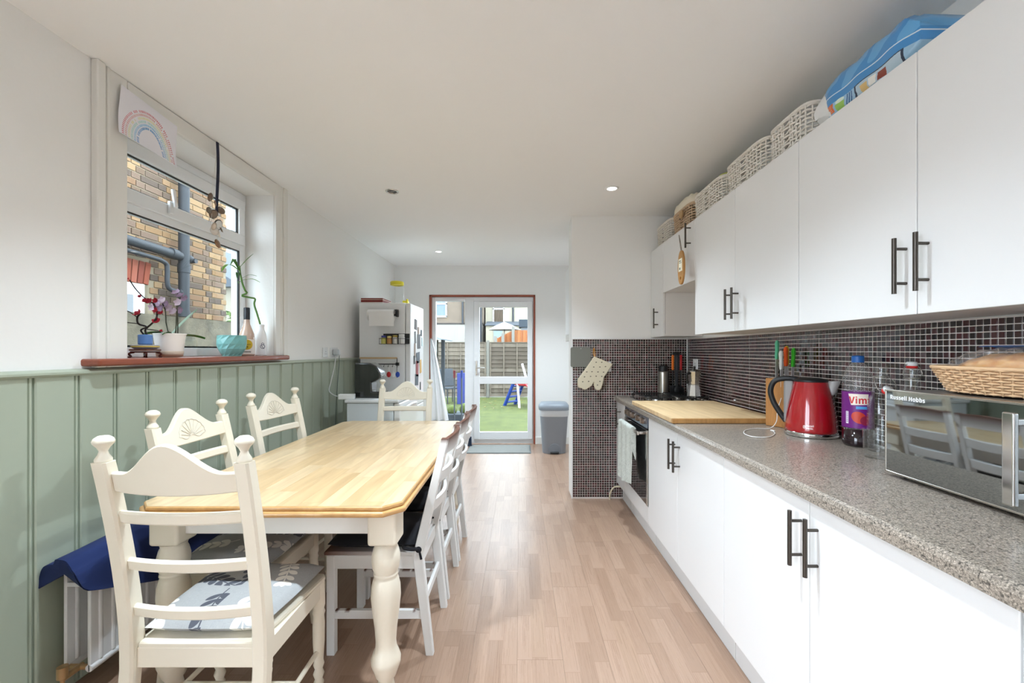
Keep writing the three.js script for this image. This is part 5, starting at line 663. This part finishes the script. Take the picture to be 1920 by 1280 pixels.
{ // lucky bamboo
  const t = thing('lucky_bamboo', 'crooked lucky bamboo stalk with narrow leaves standing in the milk bottle', 'plant', [-1.79, SY + 0.19, -2.95]);
  mesh('stalk', tube([[0, -0.1, 0], [-0.004, 0.02, 0.004], [-0.018, 0.09, 0.012], [-0.035, 0.165, 0.02], [-0.03, 0.2, 0.02], [-0.045, 0.205, 0.04], [-0.085, 0.215, 0.075], [-0.06, 0.235, 0.06], [-0.065, 0.25, 0.07], [-0.075, 0.29, 0.08], [-0.085, 0.36, 0.09], [-0.09, 0.41, 0.092]], 0.006, 90, 8), std('#57803a', 0.5), t);
  const blade = (P, w) => { const c = new THREE.CatmullRomCurve3(P.map(p => V(...p))), S = []; for (let i = 0; i <= 14; i++) { const q = i / 14, p = c.getPoint(q), d = c.getTangent(q), s = V(-d.z, 0, d.x).normalize(), h = w * Math.pow(Math.sin(PI * Math.min(0.97, 0.08 + q * 0.9)), 0.8); S.push([[1, 0.0005], [0, -h * 0.2], [-1, 0.0005], [0, -h * 0.2 - 0.001]].map(([k, y]) => [p.x + s.x * h * k, p.y + y, p.z + s.z * h * k])); } mesh('leaf', loft(S, true, 1), std(['#4f7a35', '#3f5e38', '#6f9f3e'][Math.floor(rnd() * 3)], 0.5), t); };
  blade([[-0.09, 0.4, 0.09], [-0.06, 0.47, 0.05], [-0.04, 0.51, 0.02]], 0.012); blade([[-0.09, 0.38, 0.09], [-0.07, 0.43, 0.17], [-0.04, 0.43, 0.22], [-0.03, 0.38, 0.27]], 0.011); blade([[-0.09, 0.38, 0.09], [-0.08, 0.4, 0.2], [-0.05, 0.36, 0.3], [-0.04, 0.33, 0.33]], 0.009); blade([[-0.085, 0.35, 0.09], [-0.07, 0.36, 0.14], [-0.04, 0.31, 0.19]], 0.01); blade([[-0.08, 0.31, 0.08], [-0.07, 0.3, 0.13], [-0.05, 0.28, 0.16]], 0.007); blade([[-0.08, 0.33, 0.085], [-0.05, 0.36, 0.05], [-0.03, 0.36, 0.0]], 0.006); blade([[-0.08, 0.32, 0.08], [-0.04, 0.335, 0.03], [-0.02, 0.32, -0.02]], 0.006);
}
{ // child's rainbow painting
  const g = new THREE.PlaneGeometry(0.30, 0.212, 30, 20), p = g.attributes.position; for (let i = 0; i < p.count; i++) { const x = p.getX(i), y = p.getY(i); p.setZ(i, 0.006 * Math.sin(x * 14 + 1) * (0.5 - y / 0.212) + (y < 0 ? 0.02 * y * y / 0.011 * 0.6 : 0)); } g.computeVertexNormals();
  const t = canvasTex(900, 640, (c, w, h) => { c.fillStyle = '#eceaf0'; c.fillRect(0, 0, w, h); const cols = ['#d86a74', '#dd9a92', '#e6dfa0', '#a9dbd2', '#86c3e4', '#5a97cf']; cols.forEach((col, k) => { const rx = 395 - k * 40, ry = 500 - k * 42; for (let a = 0.02; a < PI; a += 0.055 + 0.004 * k) { if (rnd() < 0.06) continue; const x = w * 0.5 - Math.cos(a) * rx, y = h * 0.98 - Math.sin(a) * ry; c.save(); c.translate(x, y); c.rotate(Math.atan2(Math.cos(a) * ry, Math.sin(a) * rx) * -1 + (k % 2 ? 0.1 : -0.1) + PI / 2); c.globalAlpha = rr(0.6, 0.95); c.fillStyle = col; c.fillRect(-15, -7, 30, 13); c.restore(); } }); });
  const o = tag(mesh('rainbow_painting', g, std('#ffffff', 0.9, { map: t, side: THREE.DoubleSide })), "child's rainbow painting taped to the window surround", 'painting'); o.position.set(XL + 0.035, 2.315, -1.965); o.rotation.set(0, PI / 2, 0.0); o.rotateZ(-0.08);
}
{ // shell wind chime
  const t = thing('wind_chime', 'shell wind chime hanging on a navy ribbon before the window', 'wind chime', [XL + 0.045, 0, -2.39]);
  const S = []; for (let i = 0; i <= 20; i++) { const q = i / 20, y = 2.462 - 0.40 * q, dx = 0.004 * Math.sin(q * 5); S.push([[-0.003, -0.008], [0.003, -0.008], [0.003, 0.008], [-0.003, 0.008]].map(([a, b]) => [dx + a, y, -b])); } mesh('ribbon', loft(S), std('#1d2038', 0.8), t);
  const sh = (y, z, x, r, c) => { const o = mesh('shell', lathe([[0.001, 0.004], [r * 0.6, 0.0045], [r * 1.2, 0], [r * 0.6, -0.003], [0.001, -0.004]], 18), std(c, 0.35), t); o.position.set(x, y, z); o.rotation.set(0, rr(-0.5, 0.5), PI / 2 + rr(-0.45, 0.45)); };
  for (const [y, z, x, r, c] of [[2.135, 0.055, 0.0, 0.020, '#7b6452'], [2.11, 0.03, 0.01, 0.014, '#8b715c'], [2.06, 0.065, 0, 0.015, '#6f6558'], [2.05, 0.03, 0, 0.022, '#84705e'], [2.09, -0.025, 0, 0.02, '#7f6a58'], [1.98, 0.04, 0.01, 0.018, '#d9c8b6'], [1.955, -0.01, 0, 0.02, '#e0d6c9'], [1.96, 0.022, 0, 0.02, '#ddd4ca'], [1.985, -0.03, 0, 0.018, '#7f6a58'], [1.895, -0.002, 0.0, 0.021, '#8d6848']]) sh(y, z, x, r, c);
  mesh('string', [bar([0, 2.06, 0], [0, 1.9, 0], 0.0009, 0.0009, 5), bar([0, 2.42, 0.004], [0, 1.98, 0.05], 0.0007, 0.0007, 5), bar([0, 2.42, -0.004], [0, 1.97, -0.03], 0.0007, 0.0007, 5), bar([0, 2.42, 0.002], [0, 2.06, 0.065], 0.0007, 0.0007, 5)], std('#d8d4c8', 0.8), t);
  const w = mesh('glass_disc', lathe([[0.001, 0.006], [0.024, 0.005], [0.028, 0], [0.024, -0.005], [0.001, -0.006]], 28), std('#e3e3e0', 0.15), t); w.position.set(0.004, 2.0, 0); w.rotation.z = PI / 2 - 0.3; const rm = mesh('dark_ring', new THREE.TorusGeometry(0.0275, 0.0035, 8, 32).rotateX(PI / 2), std('#4b4a48', 0.4), w);
}

// ================= OUTSIDE THE WINDOW =================
{
  const NX = -4.1, ZE = -5.96;                        // face and far end of the neighbour's wall
  const w = thing('neighbour_house', 'yellow stock brick house wall with rendered base across the side passage', 'house');
  mesh('mortar_core', span(NX - 0.4, NX - 0.008, -0.3, 6, -1.2, ZE + 0.004), std('#8a7d68', 0.95), w);
  const bm = ['#86694c', '#75583f', '#64503f', '#8c7050', '#6a5546', '#52443a', '#7c5f40', '#5c4b3e'].map(c => std(c, 0.95, { bumpMap: grainBump, bumpScale: 0.004 }));
  const sG = metreUV(rbox(0.03, 0.064, 0.214, 0.004, 0, 0, 0, 0, 0, 0, 1), 4), hG = metreUV(rbox(0.03, 0.064, 0.101, 0.004, 0, 0, 0, 0, 0, 0, 1), 4);
  const rest = [[], []], cols = [[], []]; let cnt = 0;
  const inArch = (y, z) => y > 2.0 && y < 2.29 && z > -4.72;
  const all = []; for (let j = 0; j < 32; j++) { const y = 1.74 + j * 0.075; let z = ZE + 0.004 + (j % 2 ? 0 : 0.0565), i = j % 2; while (z < -2.6) { const h = i % 2, l = h ? 0.101 : 0.214; const shut = e => inArch(y, z + e) || (y < 2.03 && z + e > -4.72); if (z + l / 2 < -2.6) { if (!shut(l)) all.push([y, z + l / 2, h]); else if (!shut(0.101)) all.push([y, z + 0.0505, 1]); } z += l + 0.0115; i++; } }
  all.sort((a, b) => a[1] - b[1]); const vis = new Set(all.filter(([y, z]) => z < -4.2 && y < 3.62).slice(0, 300));
  for (const b of all) { const [y, z, h] = b; if (vis.has(b)) { const o = mesh('brick', h ? hG : sG, bm[Math.floor(rnd() * 8)], w); o.position.set(NX - 0.012 + rr(-0.002, 0.002), y, z); } else { rest[h].push(new THREE.Matrix4().setPosition(NX - 0.012, y, z)); cols[h].push(bm[Math.floor(rnd() * 8)].color); } }
  const im = std('#ffffff', 0.95); if (rest[0].length) instances('brickwork', sG, im, rest[0], w, cols[0]); if (rest[1].length) instances('brickwork', hG, im, rest[1], w, cols[1]);
  mesh('rendered_base', metreUV(span(NX - 0.02, NX + 0.045, -0.3, 1.70, -1.2, ZE - 0.02)), std('#787060', 0.95, { map: dataTex(256, 256, (x, y) => { const v = 205 + 60 * (noise(x * 9, y * 9, 9, 9, 81) - 0.5) + 40 * (noise(x * 50, y * 50, 50, 50, 82) - 0.5); return [v, v * 0.99, v * 0.96]; }), bumpMap: grainBump, bumpScale: 0.006 }), w);
  const rm = ['#86432f', '#783a2b', '#8e4f3c'].map(c => std(c, 0.9)); for (let k = 0; k < 11; k++) { const z = -4.69 + k * 0.077; const o = mesh('arch_brick', rbox(0.03, 0.245, 0.062, 0.004, 0, 0, 0, 0.03 * (5 - k) * -1, 0, 0, 1), rm[k % 3], w); o.position.set(NX - 0.008, 2.145, z); }
  const win = mesh('window', [span(NX - 0.03, NX + 0.002, 1.2, 2.02, -4.66, -4.60, 0.005), span(NX - 0.031, NX + 0.0, 1.95, 2.018, -4.658, -3.6, 0.005), span(NX - 0.034, NX - 0.002, 1.2, 1.95, -4.601, -4.53, 0.005), span(NX - 0.036, NX - 0.004, 1.89, 1.951, -4.6, -3.6, 0.005)], M.upvc, w); mesh('pane', span(NX - 0.02, NX - 0.007, 1.2, 1.92, -4.55, -3.6), phys('#20262a', 0.05, { clearcoat: 1 }), win);
  mesh('window_reveal', span(NX - 0.3, NX - 0.004, 1.2, 2.03, -4.70, -4.66), std('#746a58', 0.9), w);
}
{ const g = std('#25292e', 0.6), X = -3.985; const t = thing('waste_pipes', 'grey plastic soil stack with two waste pipes on the brick wall', 'pipe');
  mesh('soil_stack', [cyl(0.056, 0.056, 4.4, X, 3.9, -5.06, 24), cyl(0.064, 0.064, 0.1, X, 2.27, -5.06, 24), cyl(0.064, 0.064, 0.07, X, 1.735, -5.06, 24)], g, t);
  mesh('upper_waste', [bar([X, 2.47, -2.8], [X, 2.405, -5.0], 0.05, 0.05, 20), bar([X, 2.418, -4.86], [X, 2.41, -4.95], 0.058, 0.058, 20), sph(0.05, X + 0.0, 2.4, -5.14), cyl(0.028, 0.028, 0.08, X + 0.03, 2.38, -5.16, 16, 0, 0, PI / 2)], g, t);
  mesh('lower_waste', [tube([[X, 2.36, -2.8], [X, 2.325, -3.8], [X, 2.31, -4.6], [X, 2.3, -4.74], [X, 2.27, -4.81], [X, 2.2, -4.82], [X, 2.08, -4.82], [X, 2.01, -4.84], [X, 1.99, -4.9], [X, 1.985, -5.05]], 0.024, 120, 12), bar([X, 1.987, -4.98], [X, 1.985, -5.03], 0.031, 0.031, 16)], g, t);
}
// passage paving and the view past the end of the wall
struct('ground_outside', [span(-14, XL - 0.3, -0.4, -0.22, 12, ZB - 0.25)], std('#5f5d58', 0.95));
{ const t = thing('slate_house', 'far house with grey slate roof seen past the brick wall', 'house', [-9.2, 0, -13.5]); mesh('wall', span(-2.2, 2.2, -0.3, 2.9, -3, 3), std('#8f887a', 0.9), t); const r = extrude([[-2.5, 2.85], [2.5, 2.85], [0, 4.4]], 6.4); r.translate(0, 0, -3.2); mesh('roof', r, std('#414952', 0.8), t); }
function bush(name, label, pos, rx, ry, n, tones, group) { const t = thing(name, label, 'bush', pos, 0, group); mesh('stem', [bar([0, 0, 0], [0.05, ry * 1.2, 0], 0.03, 0.015), bar([0, ry * 0.4, 0], [-rx * 0.5, ry * 1.3, 0.1], 0.015, 0.008), bar([0, ry * 0.4, 0], [rx * 0.5, ry * 1.2, -0.1], 0.015, 0.008)], std('#3c3024', 0.9), t); const g = new THREE.BufferGeometry(); g.setAttribute('position', new THREE.Float32BufferAttribute([-0.035, 0, 0, 0.035, 0, 0, 0, 0.02, 0.09, -0.035, 0, 0, 0, 0.02, 0.09, 0, -0.006, -0.05, 0.035, 0, 0, 0, -0.006, -0.05, 0, 0.02, 0.09], 3)); g.computeVertexNormals(); const L = [], C = []; for (let i = 0; i < n; i++) { const a = rr(0, PI * 2), b = Math.acos(rr(-1, 1)), r = Math.pow(rnd(), 0.4); L.push(new THREE.Matrix4().compose(V(Math.cos(a) * Math.sin(b) * rx * r, ry * 1.1 + Math.cos(b) * ry * r, Math.sin(a) * Math.sin(b) * rx * r), new THREE.Quaternion().setFromEuler(new THREE.Euler(rr(-1, 1), rr(0, 6), rr(-1, 1))), V(1, 1, 1).multiplyScalar(rr(0.7, 1.6)))); C.push(new THREE.Color(tones[Math.floor(rnd() * tones.length)])); } instances('foliage', g, std('#ffffff', 0.8, { side: THREE.DoubleSide }), L, t, C); return t; }
bush('garden_shrub', 'bright green shrub growing past the end of the brick wall', [-5.1, -0.22, -7.6], 0.7, 1.05, 3500, ['#557a2c', '#6f8c42', '#3c5c24', '#869960']);

// ================= GARDEN BEHIND THE DOOR =================
const GY = -0.15;
{ const gt = dataTex(512, 512, (x, y) => { const a = noise(x * 160, y * 160, 160, 160, 91), b = noise(x * 14, y * 14, 14, 14, 92); return [68 + 26 * (a - 0.5) + 16 * b, 76 + 28 * (a - 0.5) + 14 * b, 30 + 18 * (a - 0.5) + 8 * b]; }); gt.repeat.set(0.5, 0.5);
  const g = struct('lawn', metreUV(span(-12, 12, GY - 0.2, GY, -13.4, -7.3)), std('#ffffff', 0.95, { map: gt, bumpMap: gt, bumpScale: 0.02 })); g.name = 'lawn';
  struct('terrace', metreUV(span(-12, 12, GY - 0.2, GY - 0.005, -7.3, ZB - 0.25)), std('#5e6266', 0.9, { bumpMap: grainBump, bumpScale: 0.004 }));
  struct('ground_beyond', metreUV(span(-30, 30, GY - 0.4, GY - 0.21, -60, -13.4)), std('#5e5d56', 0.95));
  const L = [], C = []; const lg = new THREE.BufferGeometry(); lg.setAttribute('position', new THREE.Float32BufferAttribute([-0.03, 0, 0, 0.0, 0.008, -0.022, 0.04, 0.004, 0, -0.03, 0, 0, 0.04, 0.004, 0, 0, 0.01, 0.022], 3)); lg.computeVertexNormals(); for (let i = 0; i < 260; i++) { L.push(new THREE.Matrix4().compose(V(rr(-3, 1.5), GY + 0.006, rr(-13.2, -10.4)), new THREE.Quaternion().setFromEuler(new THREE.Euler(0, rr(0, 6), 0)), V(1, 1, 1).multiplyScalar(rr(0.5, 1.2)))); C.push(new THREE.Color(['#8a7838', '#7c6a48', '#969070'][i % 3])); } instances('fallen_leaves', lg, std('#ffffff', 0.8, { side: THREE.DoubleSide }), L, g, C); }
{ // waney lap fence
  const t = thing('garden_fence', 'weathered grey lap board fence at the end of the lawn', 'fence', [0, 0, -13.3]); const fm = ['#6c6256', '#60564a', '#776c5f', '#574d42'].map(c => std(c, 0.95, { map: woodMap }));
  const pw = 1.75; for (let p = -3; p < 3; p++) { const x0 = -0.95 + p * pw; for (let j = 0; j < 13; j++) { const S = []; const y = GY + 0.03 + j * 0.128; for (let i = 0; i <= 12; i++) { const q = i / 12, yb = y + 0.012 * Math.sin(q * 9 + j * 2.1 + p); S.push([[0.018, 0], [0.036, 0.002], [0.006, 0.15], [-0.006, 0.15]].map(([dz, dy]) => [x0 + q * (pw - 0.1), dy ? y + dy + (dy > 0.1 ? 0 : 0) : yb, dz + 0.004])); } const o = mesh('lap_board', loft(S), fm[Math.floor(rnd() * 4)], t); } for (const k of [0.02, 0.27, 0.52, 0.77, 0.98]) mesh('batten', rbox(0.035, 1.66, 0.02, 0.003, x0 + k * (pw - 0.1), GY + 0.86, 0.05), fm[2], t); mesh('capping', rbox(pw - 0.08, 0.03, 0.06, 0.004, x0 + pw / 2 - 0.05, GY + 1.71, 0.01), fm[1], t); mesh('fence_post', rbox(0.09, 1.78, 0.09, 0.008, x0 - 0.05, GY + 0.89, 0), std('#706c64', 0.9), t); } }
{ // blue ladder and red platform of a toddler slide
  const t = thing('toy_slide', 'toddler slide with blue ladder, red platform and white pole on the lawn', 'slide', [0.0, GY, -11.2], -0.75); const b = std('#173c90', 0.4); const A = [-0.37, 0.0, 0.2], B = [-0.02, 0.62, 0.0]; for (const dz of [-0.2, 0.2]) mesh('ladder_rail', bar([A[0], 0, dz], [B[0], 0.66, dz], 0.045, 0.04, 12), b, t); for (let k = 0; k < 4; k++) { const q = 0.14 + k * 0.22; mesh('tread', rbox(0.12, 0.035, 0.4, 0.012, A[0] + (B[0] - A[0]) * q, 0.66 * q, 0), b, t); } mesh('platform', rbox(0.36, 0.14, 0.46, 0.04, 0.2, 0.62, 0), std('#a81a26', 0.4), t); mesh('chute', loft([0, 0.3, 0.7, 1].map(q => [[0, -0.22], [0.03, -0.22], [0.03, 0.22], [0, 0.22]].map(([y, z]) => [0.36 + 0.9 * q, 0.6 - 0.5 * Math.pow(q, 0.8) + y, z]))), std('#a81a26', 0.4), t); mesh('pole', [bar([-0.2, 1.1, -0.3], [0.22, 0.0, -0.3], 0.03, 0.03), bar([0.1, 0.62, 0.2], [0.24, 0, 0.28], 0.03, 0.03)], M.white, t); }
{ // covered barbecue shelter with metal roof
  const t = thing('garden_shelter', 'small garden shelter with pale metal roof on dark posts', 'shelter', [-2.35, GY, -9.6]); mesh('roof', [rbox(1.5, 0.03, 1.4, 0.006, 0, 1.93, 0, 0, 0, -0.32)], std('#8e99a6', 0.35, { metalness: 0.3 }), t); for (const [x, z] of [[0.52, 0.55], [0.52, -0.55], [-0.6, 0.55], [-0.6, -0.55]]) mesh('post', rbox(0.08, x > 0 ? 1.76 : 2.1, 0.08, 0.006, x, x > 0 ? 0.88 : 1.05, z), std('#282b30', 0.7), t); mesh('side_boards', [0, 1, 2, 3, 4, 5].map(i => rbox(0.2, 1.7, 0.02, 0.004, -0.5 + i * 0.17 - 0.05, 0.86, -0.6)), std('#5e564c', 0.9), t); mesh('hanging_basket', [sph(0.13, 0.3, 1.35, 0.3, 1, 0.7, 1), tube([[0.3, 1.44, 0.3], [0.3, 1.7, 0.3]], 0.006, 4, 5)], std('#3c482c', 0.9), t); }
{ const t = thing('garden_planter', 'grey trough planter with a few green plants outside the side pane', 'planter', [-1.12, GY, -7.1]); mesh('trough', [span(-0.36, 0.36, 0, 0.42, -0.2, 0.2, 0.01)], std('#484e54', 0.8), t); mesh('plant', [sph(0.1, -0.2, 0.48, 0.02, 1, 1, 0.8), sph(0.08, 0.0, 0.47, 0.05), sph(0.09, 0.2, 0.48, 0, 1, 1.1, 0.8)], std('#606c32', 0.9), t); }
for (const [x, c, lab] of [[-1.03, '#701418', 'broom handle with red top standing outside the side pane'], [-0.915, '#16327e', 'broom handle with blue top standing outside the side pane']]) { const t = thing('broom', lab, 'broom', [x, GY, -6.7], 0, 'brooms outside the door'); mesh('handle', bar([0, 0.08, 0], [0, 1.12, 0], 0.012, 0.012), std('#4c5054', 0.5), t); mesh('grip', cyl(0.02, 0.018, 0.12, 0, 1.08, 0, 12), std(c, 0.4), t); mesh('brush_head', rbox(0.09, 0.09, 0.2, 0.01, 0, 0.046, 0), std(c, 0.7), t); }
tag(mesh('windbreak', rbox(0.32, 0.85, 0.03, 0.01, -1.55, 0.85 / 2 + GY, -11.6), std('#343c80', 0.7)), 'purple blue plastic panel standing on the lawn', 'panel');
{ const t = thing('garden_chair', 'dark grey garden chair in front of the fence', 'chair', [-1.95, GY, -11.9], 0.7); const m = std('#383c42', 0.7); mesh('seat', rbox(0.46, 0.04, 0.44, 0.01, 0, 0.42, 0), m, t); mesh('backrest', rbox(0.46, 0.5, 0.03, 0.012, 0, 0.7, -0.22, -0.15), m, t); for (const [x, z] of [[-0.2, 0.2], [0.2, 0.2], [-0.2, -0.2], [0.2, -0.2]]) mesh('leg', bar([x, 0, z], [x, 0.42, z], 0.016), m, t); }
// houses beyond
{ const t = thing('pebbledash_house', 'beige pebbledash house with white window beyond the fence', 'house', [-4.9, 0, -25]); const peb = dataTex(256, 256, (x, y) => { const v = 188 + 60 * (noise(x * 120, y * 120, 120, 120, 95) - 0.5) + 16 * (noise(x * 8, y * 8, 8, 8, 96) - 0.5); return [v, v * 0.92, v * 0.85]; }); mesh('upper_wall', metreUV(span(-4, 2.72, 2.92, 7, -3, 0)), std('#a09a92', 0.95, { map: peb }), t); mesh('lower_wall', span(-4, 2.7, -0.3, 2.9, -3, 0.02), std('#948e86', 0.9), t); mesh('string_course', span(-4, 2.74, 2.86, 2.94, -3, 0.05), std('#3c3632', 0.8), t); const w = mesh('window', [span(-0.55, 0.62, 3.28, 3.36, 0, 0.06), span(0.54, 0.62, 3.3, 4.6, 0, 0.06), span(-0.55, -0.47, 3.3, 4.6, 0, 0.06), span(-0.55, 0.62, 4.02, 4.1, 0, 0.06), span(-0.55, 0.62, 4.55, 4.63, 0, 0.06)], M.upvc, t); mesh('pane', span(-0.5, 0.56, 3.34, 4.56, 0.005, 0.02), std('#606e7a', 0.15), w); mesh('drainpipe', [bar([1.55, 2.9, 0.08], [1.55, 7, 0.08], 0.06), bar([2.62, -0.3, 0.1], [2.62, 7, 0.1], 0.06)], std('#303236', 0.6), t); }
{ const t = thing('cream_house', 'cream rendered house with curtained window beyond the fence', 'house', [-0.6, 0, -26]); const c = std('#a29a88', 0.9); mesh('wall', span(-1.5, 3.5, -0.3, 7, -3, 0), c, t); mesh('lean_to', [span(-1.35, 1.1, -0.3, 2.75, 0, 1.6)], std('#948c7a', 0.9), t); mesh('lean_to_wall', span(-0.9, -0.42, 1.9, 2.72, 1.6, 1.64), std('#7e90a2', 0.9), t); mesh('lean_to_roof', loft([-1.4, 1.15].map(x => [[x, 2.74, 1.7], [x, 2.78, 1.72], [x, 3.1, 0], [x, 3.04, 0]].map(p => p))), std('#4a4e54', 0.8), t); const w = mesh('window', [span(-1.05, -0.98, 2.95, 4.5, 0, 0.08), span(-0.42, -0.35, 2.95, 4.5, 0, 0.08), span(-1.05, -0.35, 2.92, 3.0, 0, 0.08), span(-1.05, -0.35, 3.82, 3.9, 0, 0.08), span(-1.05, -0.35, 4.43, 4.5, 0, 0.08)], M.upvc, t); mesh('pane', span(-1.0, -0.4, 2.98, 4.45, 0.01, 0.03), phys('#342e2a', 0.1, { clearcoat: 1 }), w); mesh('curtain', [...Array(6)].map((_, i) => cyl(0.05, 0.05, 0.8, -0.95 + i * 0.1, 3.4, 0.05, 8)), std('#5e5042', 0.9), w); mesh('drainpipe', bar([0.18, -0.3, 0.1], [0.18, 7, 0.1], 0.06), std('#2e3034', 0.6), t); mesh('vent', cyl(0.08, 0.08, 0.06, 0.95, 4.1, 0.03, 16, PI / 2), std('#8a867c', 0.7), t); }
{ const t = thing('parasol', 'cream garden parasol behind the orange fence', 'parasol', [-0.75, GY, -20.5]); mesh('canopy', lathe([[0.001, 2.85], [0.45, 2.66], [0.75, 2.48], [0.74, 2.44], [0.001, 2.6]], 8), std('#a09c94', 0.9), t); mesh('pole', bar([0, 0, 0], [0, 2.7, 0], 0.025), M.gun, t); }
{ const t = thing('orange_fence', 'new orange timber fence with concrete posts behind the grey fence', 'fence', [0, 0, -17.5]); const om = ['#96582c', '#8c5026', '#a06234'].map(c => std(c, 0.9)); for (let i = 0; i < 26; i++) { const x = -1.1 + i * 0.075, h = x < -0.3 ? 1.95 + (x + 1.1) * 0.42 : 2.3; const o = mesh('pale', rbox(0.07, h, 0.02, 0.004, x, GY + h / 2, x < -0.3 ? (x + 0.3) * 1.2 : 0), om[i % 3], t); } for (const [x, h] of [[-1.0, 2.06], [-0.7, 2.18], [-0.28, 2.46]]) mesh('concrete_post', rbox(0.12, h, 0.1, 0.01, x, GY + h / 2, 0.06), std('#7c7870', 0.9), t); }
{ const t = thing('garden_shed', 'dark grey shed roof beyond the orange fence', 'shed', [0.55, GY, -19]); mesh('wall', span(-0.5, 0.9, 0, 2.5, -1, 0), std('#74797e', 0.9), t); mesh('roof', span(-0.6, 1.0, 2.5, 2.85, -1.1, 0.1, 0.02), std('#323a42', 0.8), t); }

renderer.render(scene, camera);
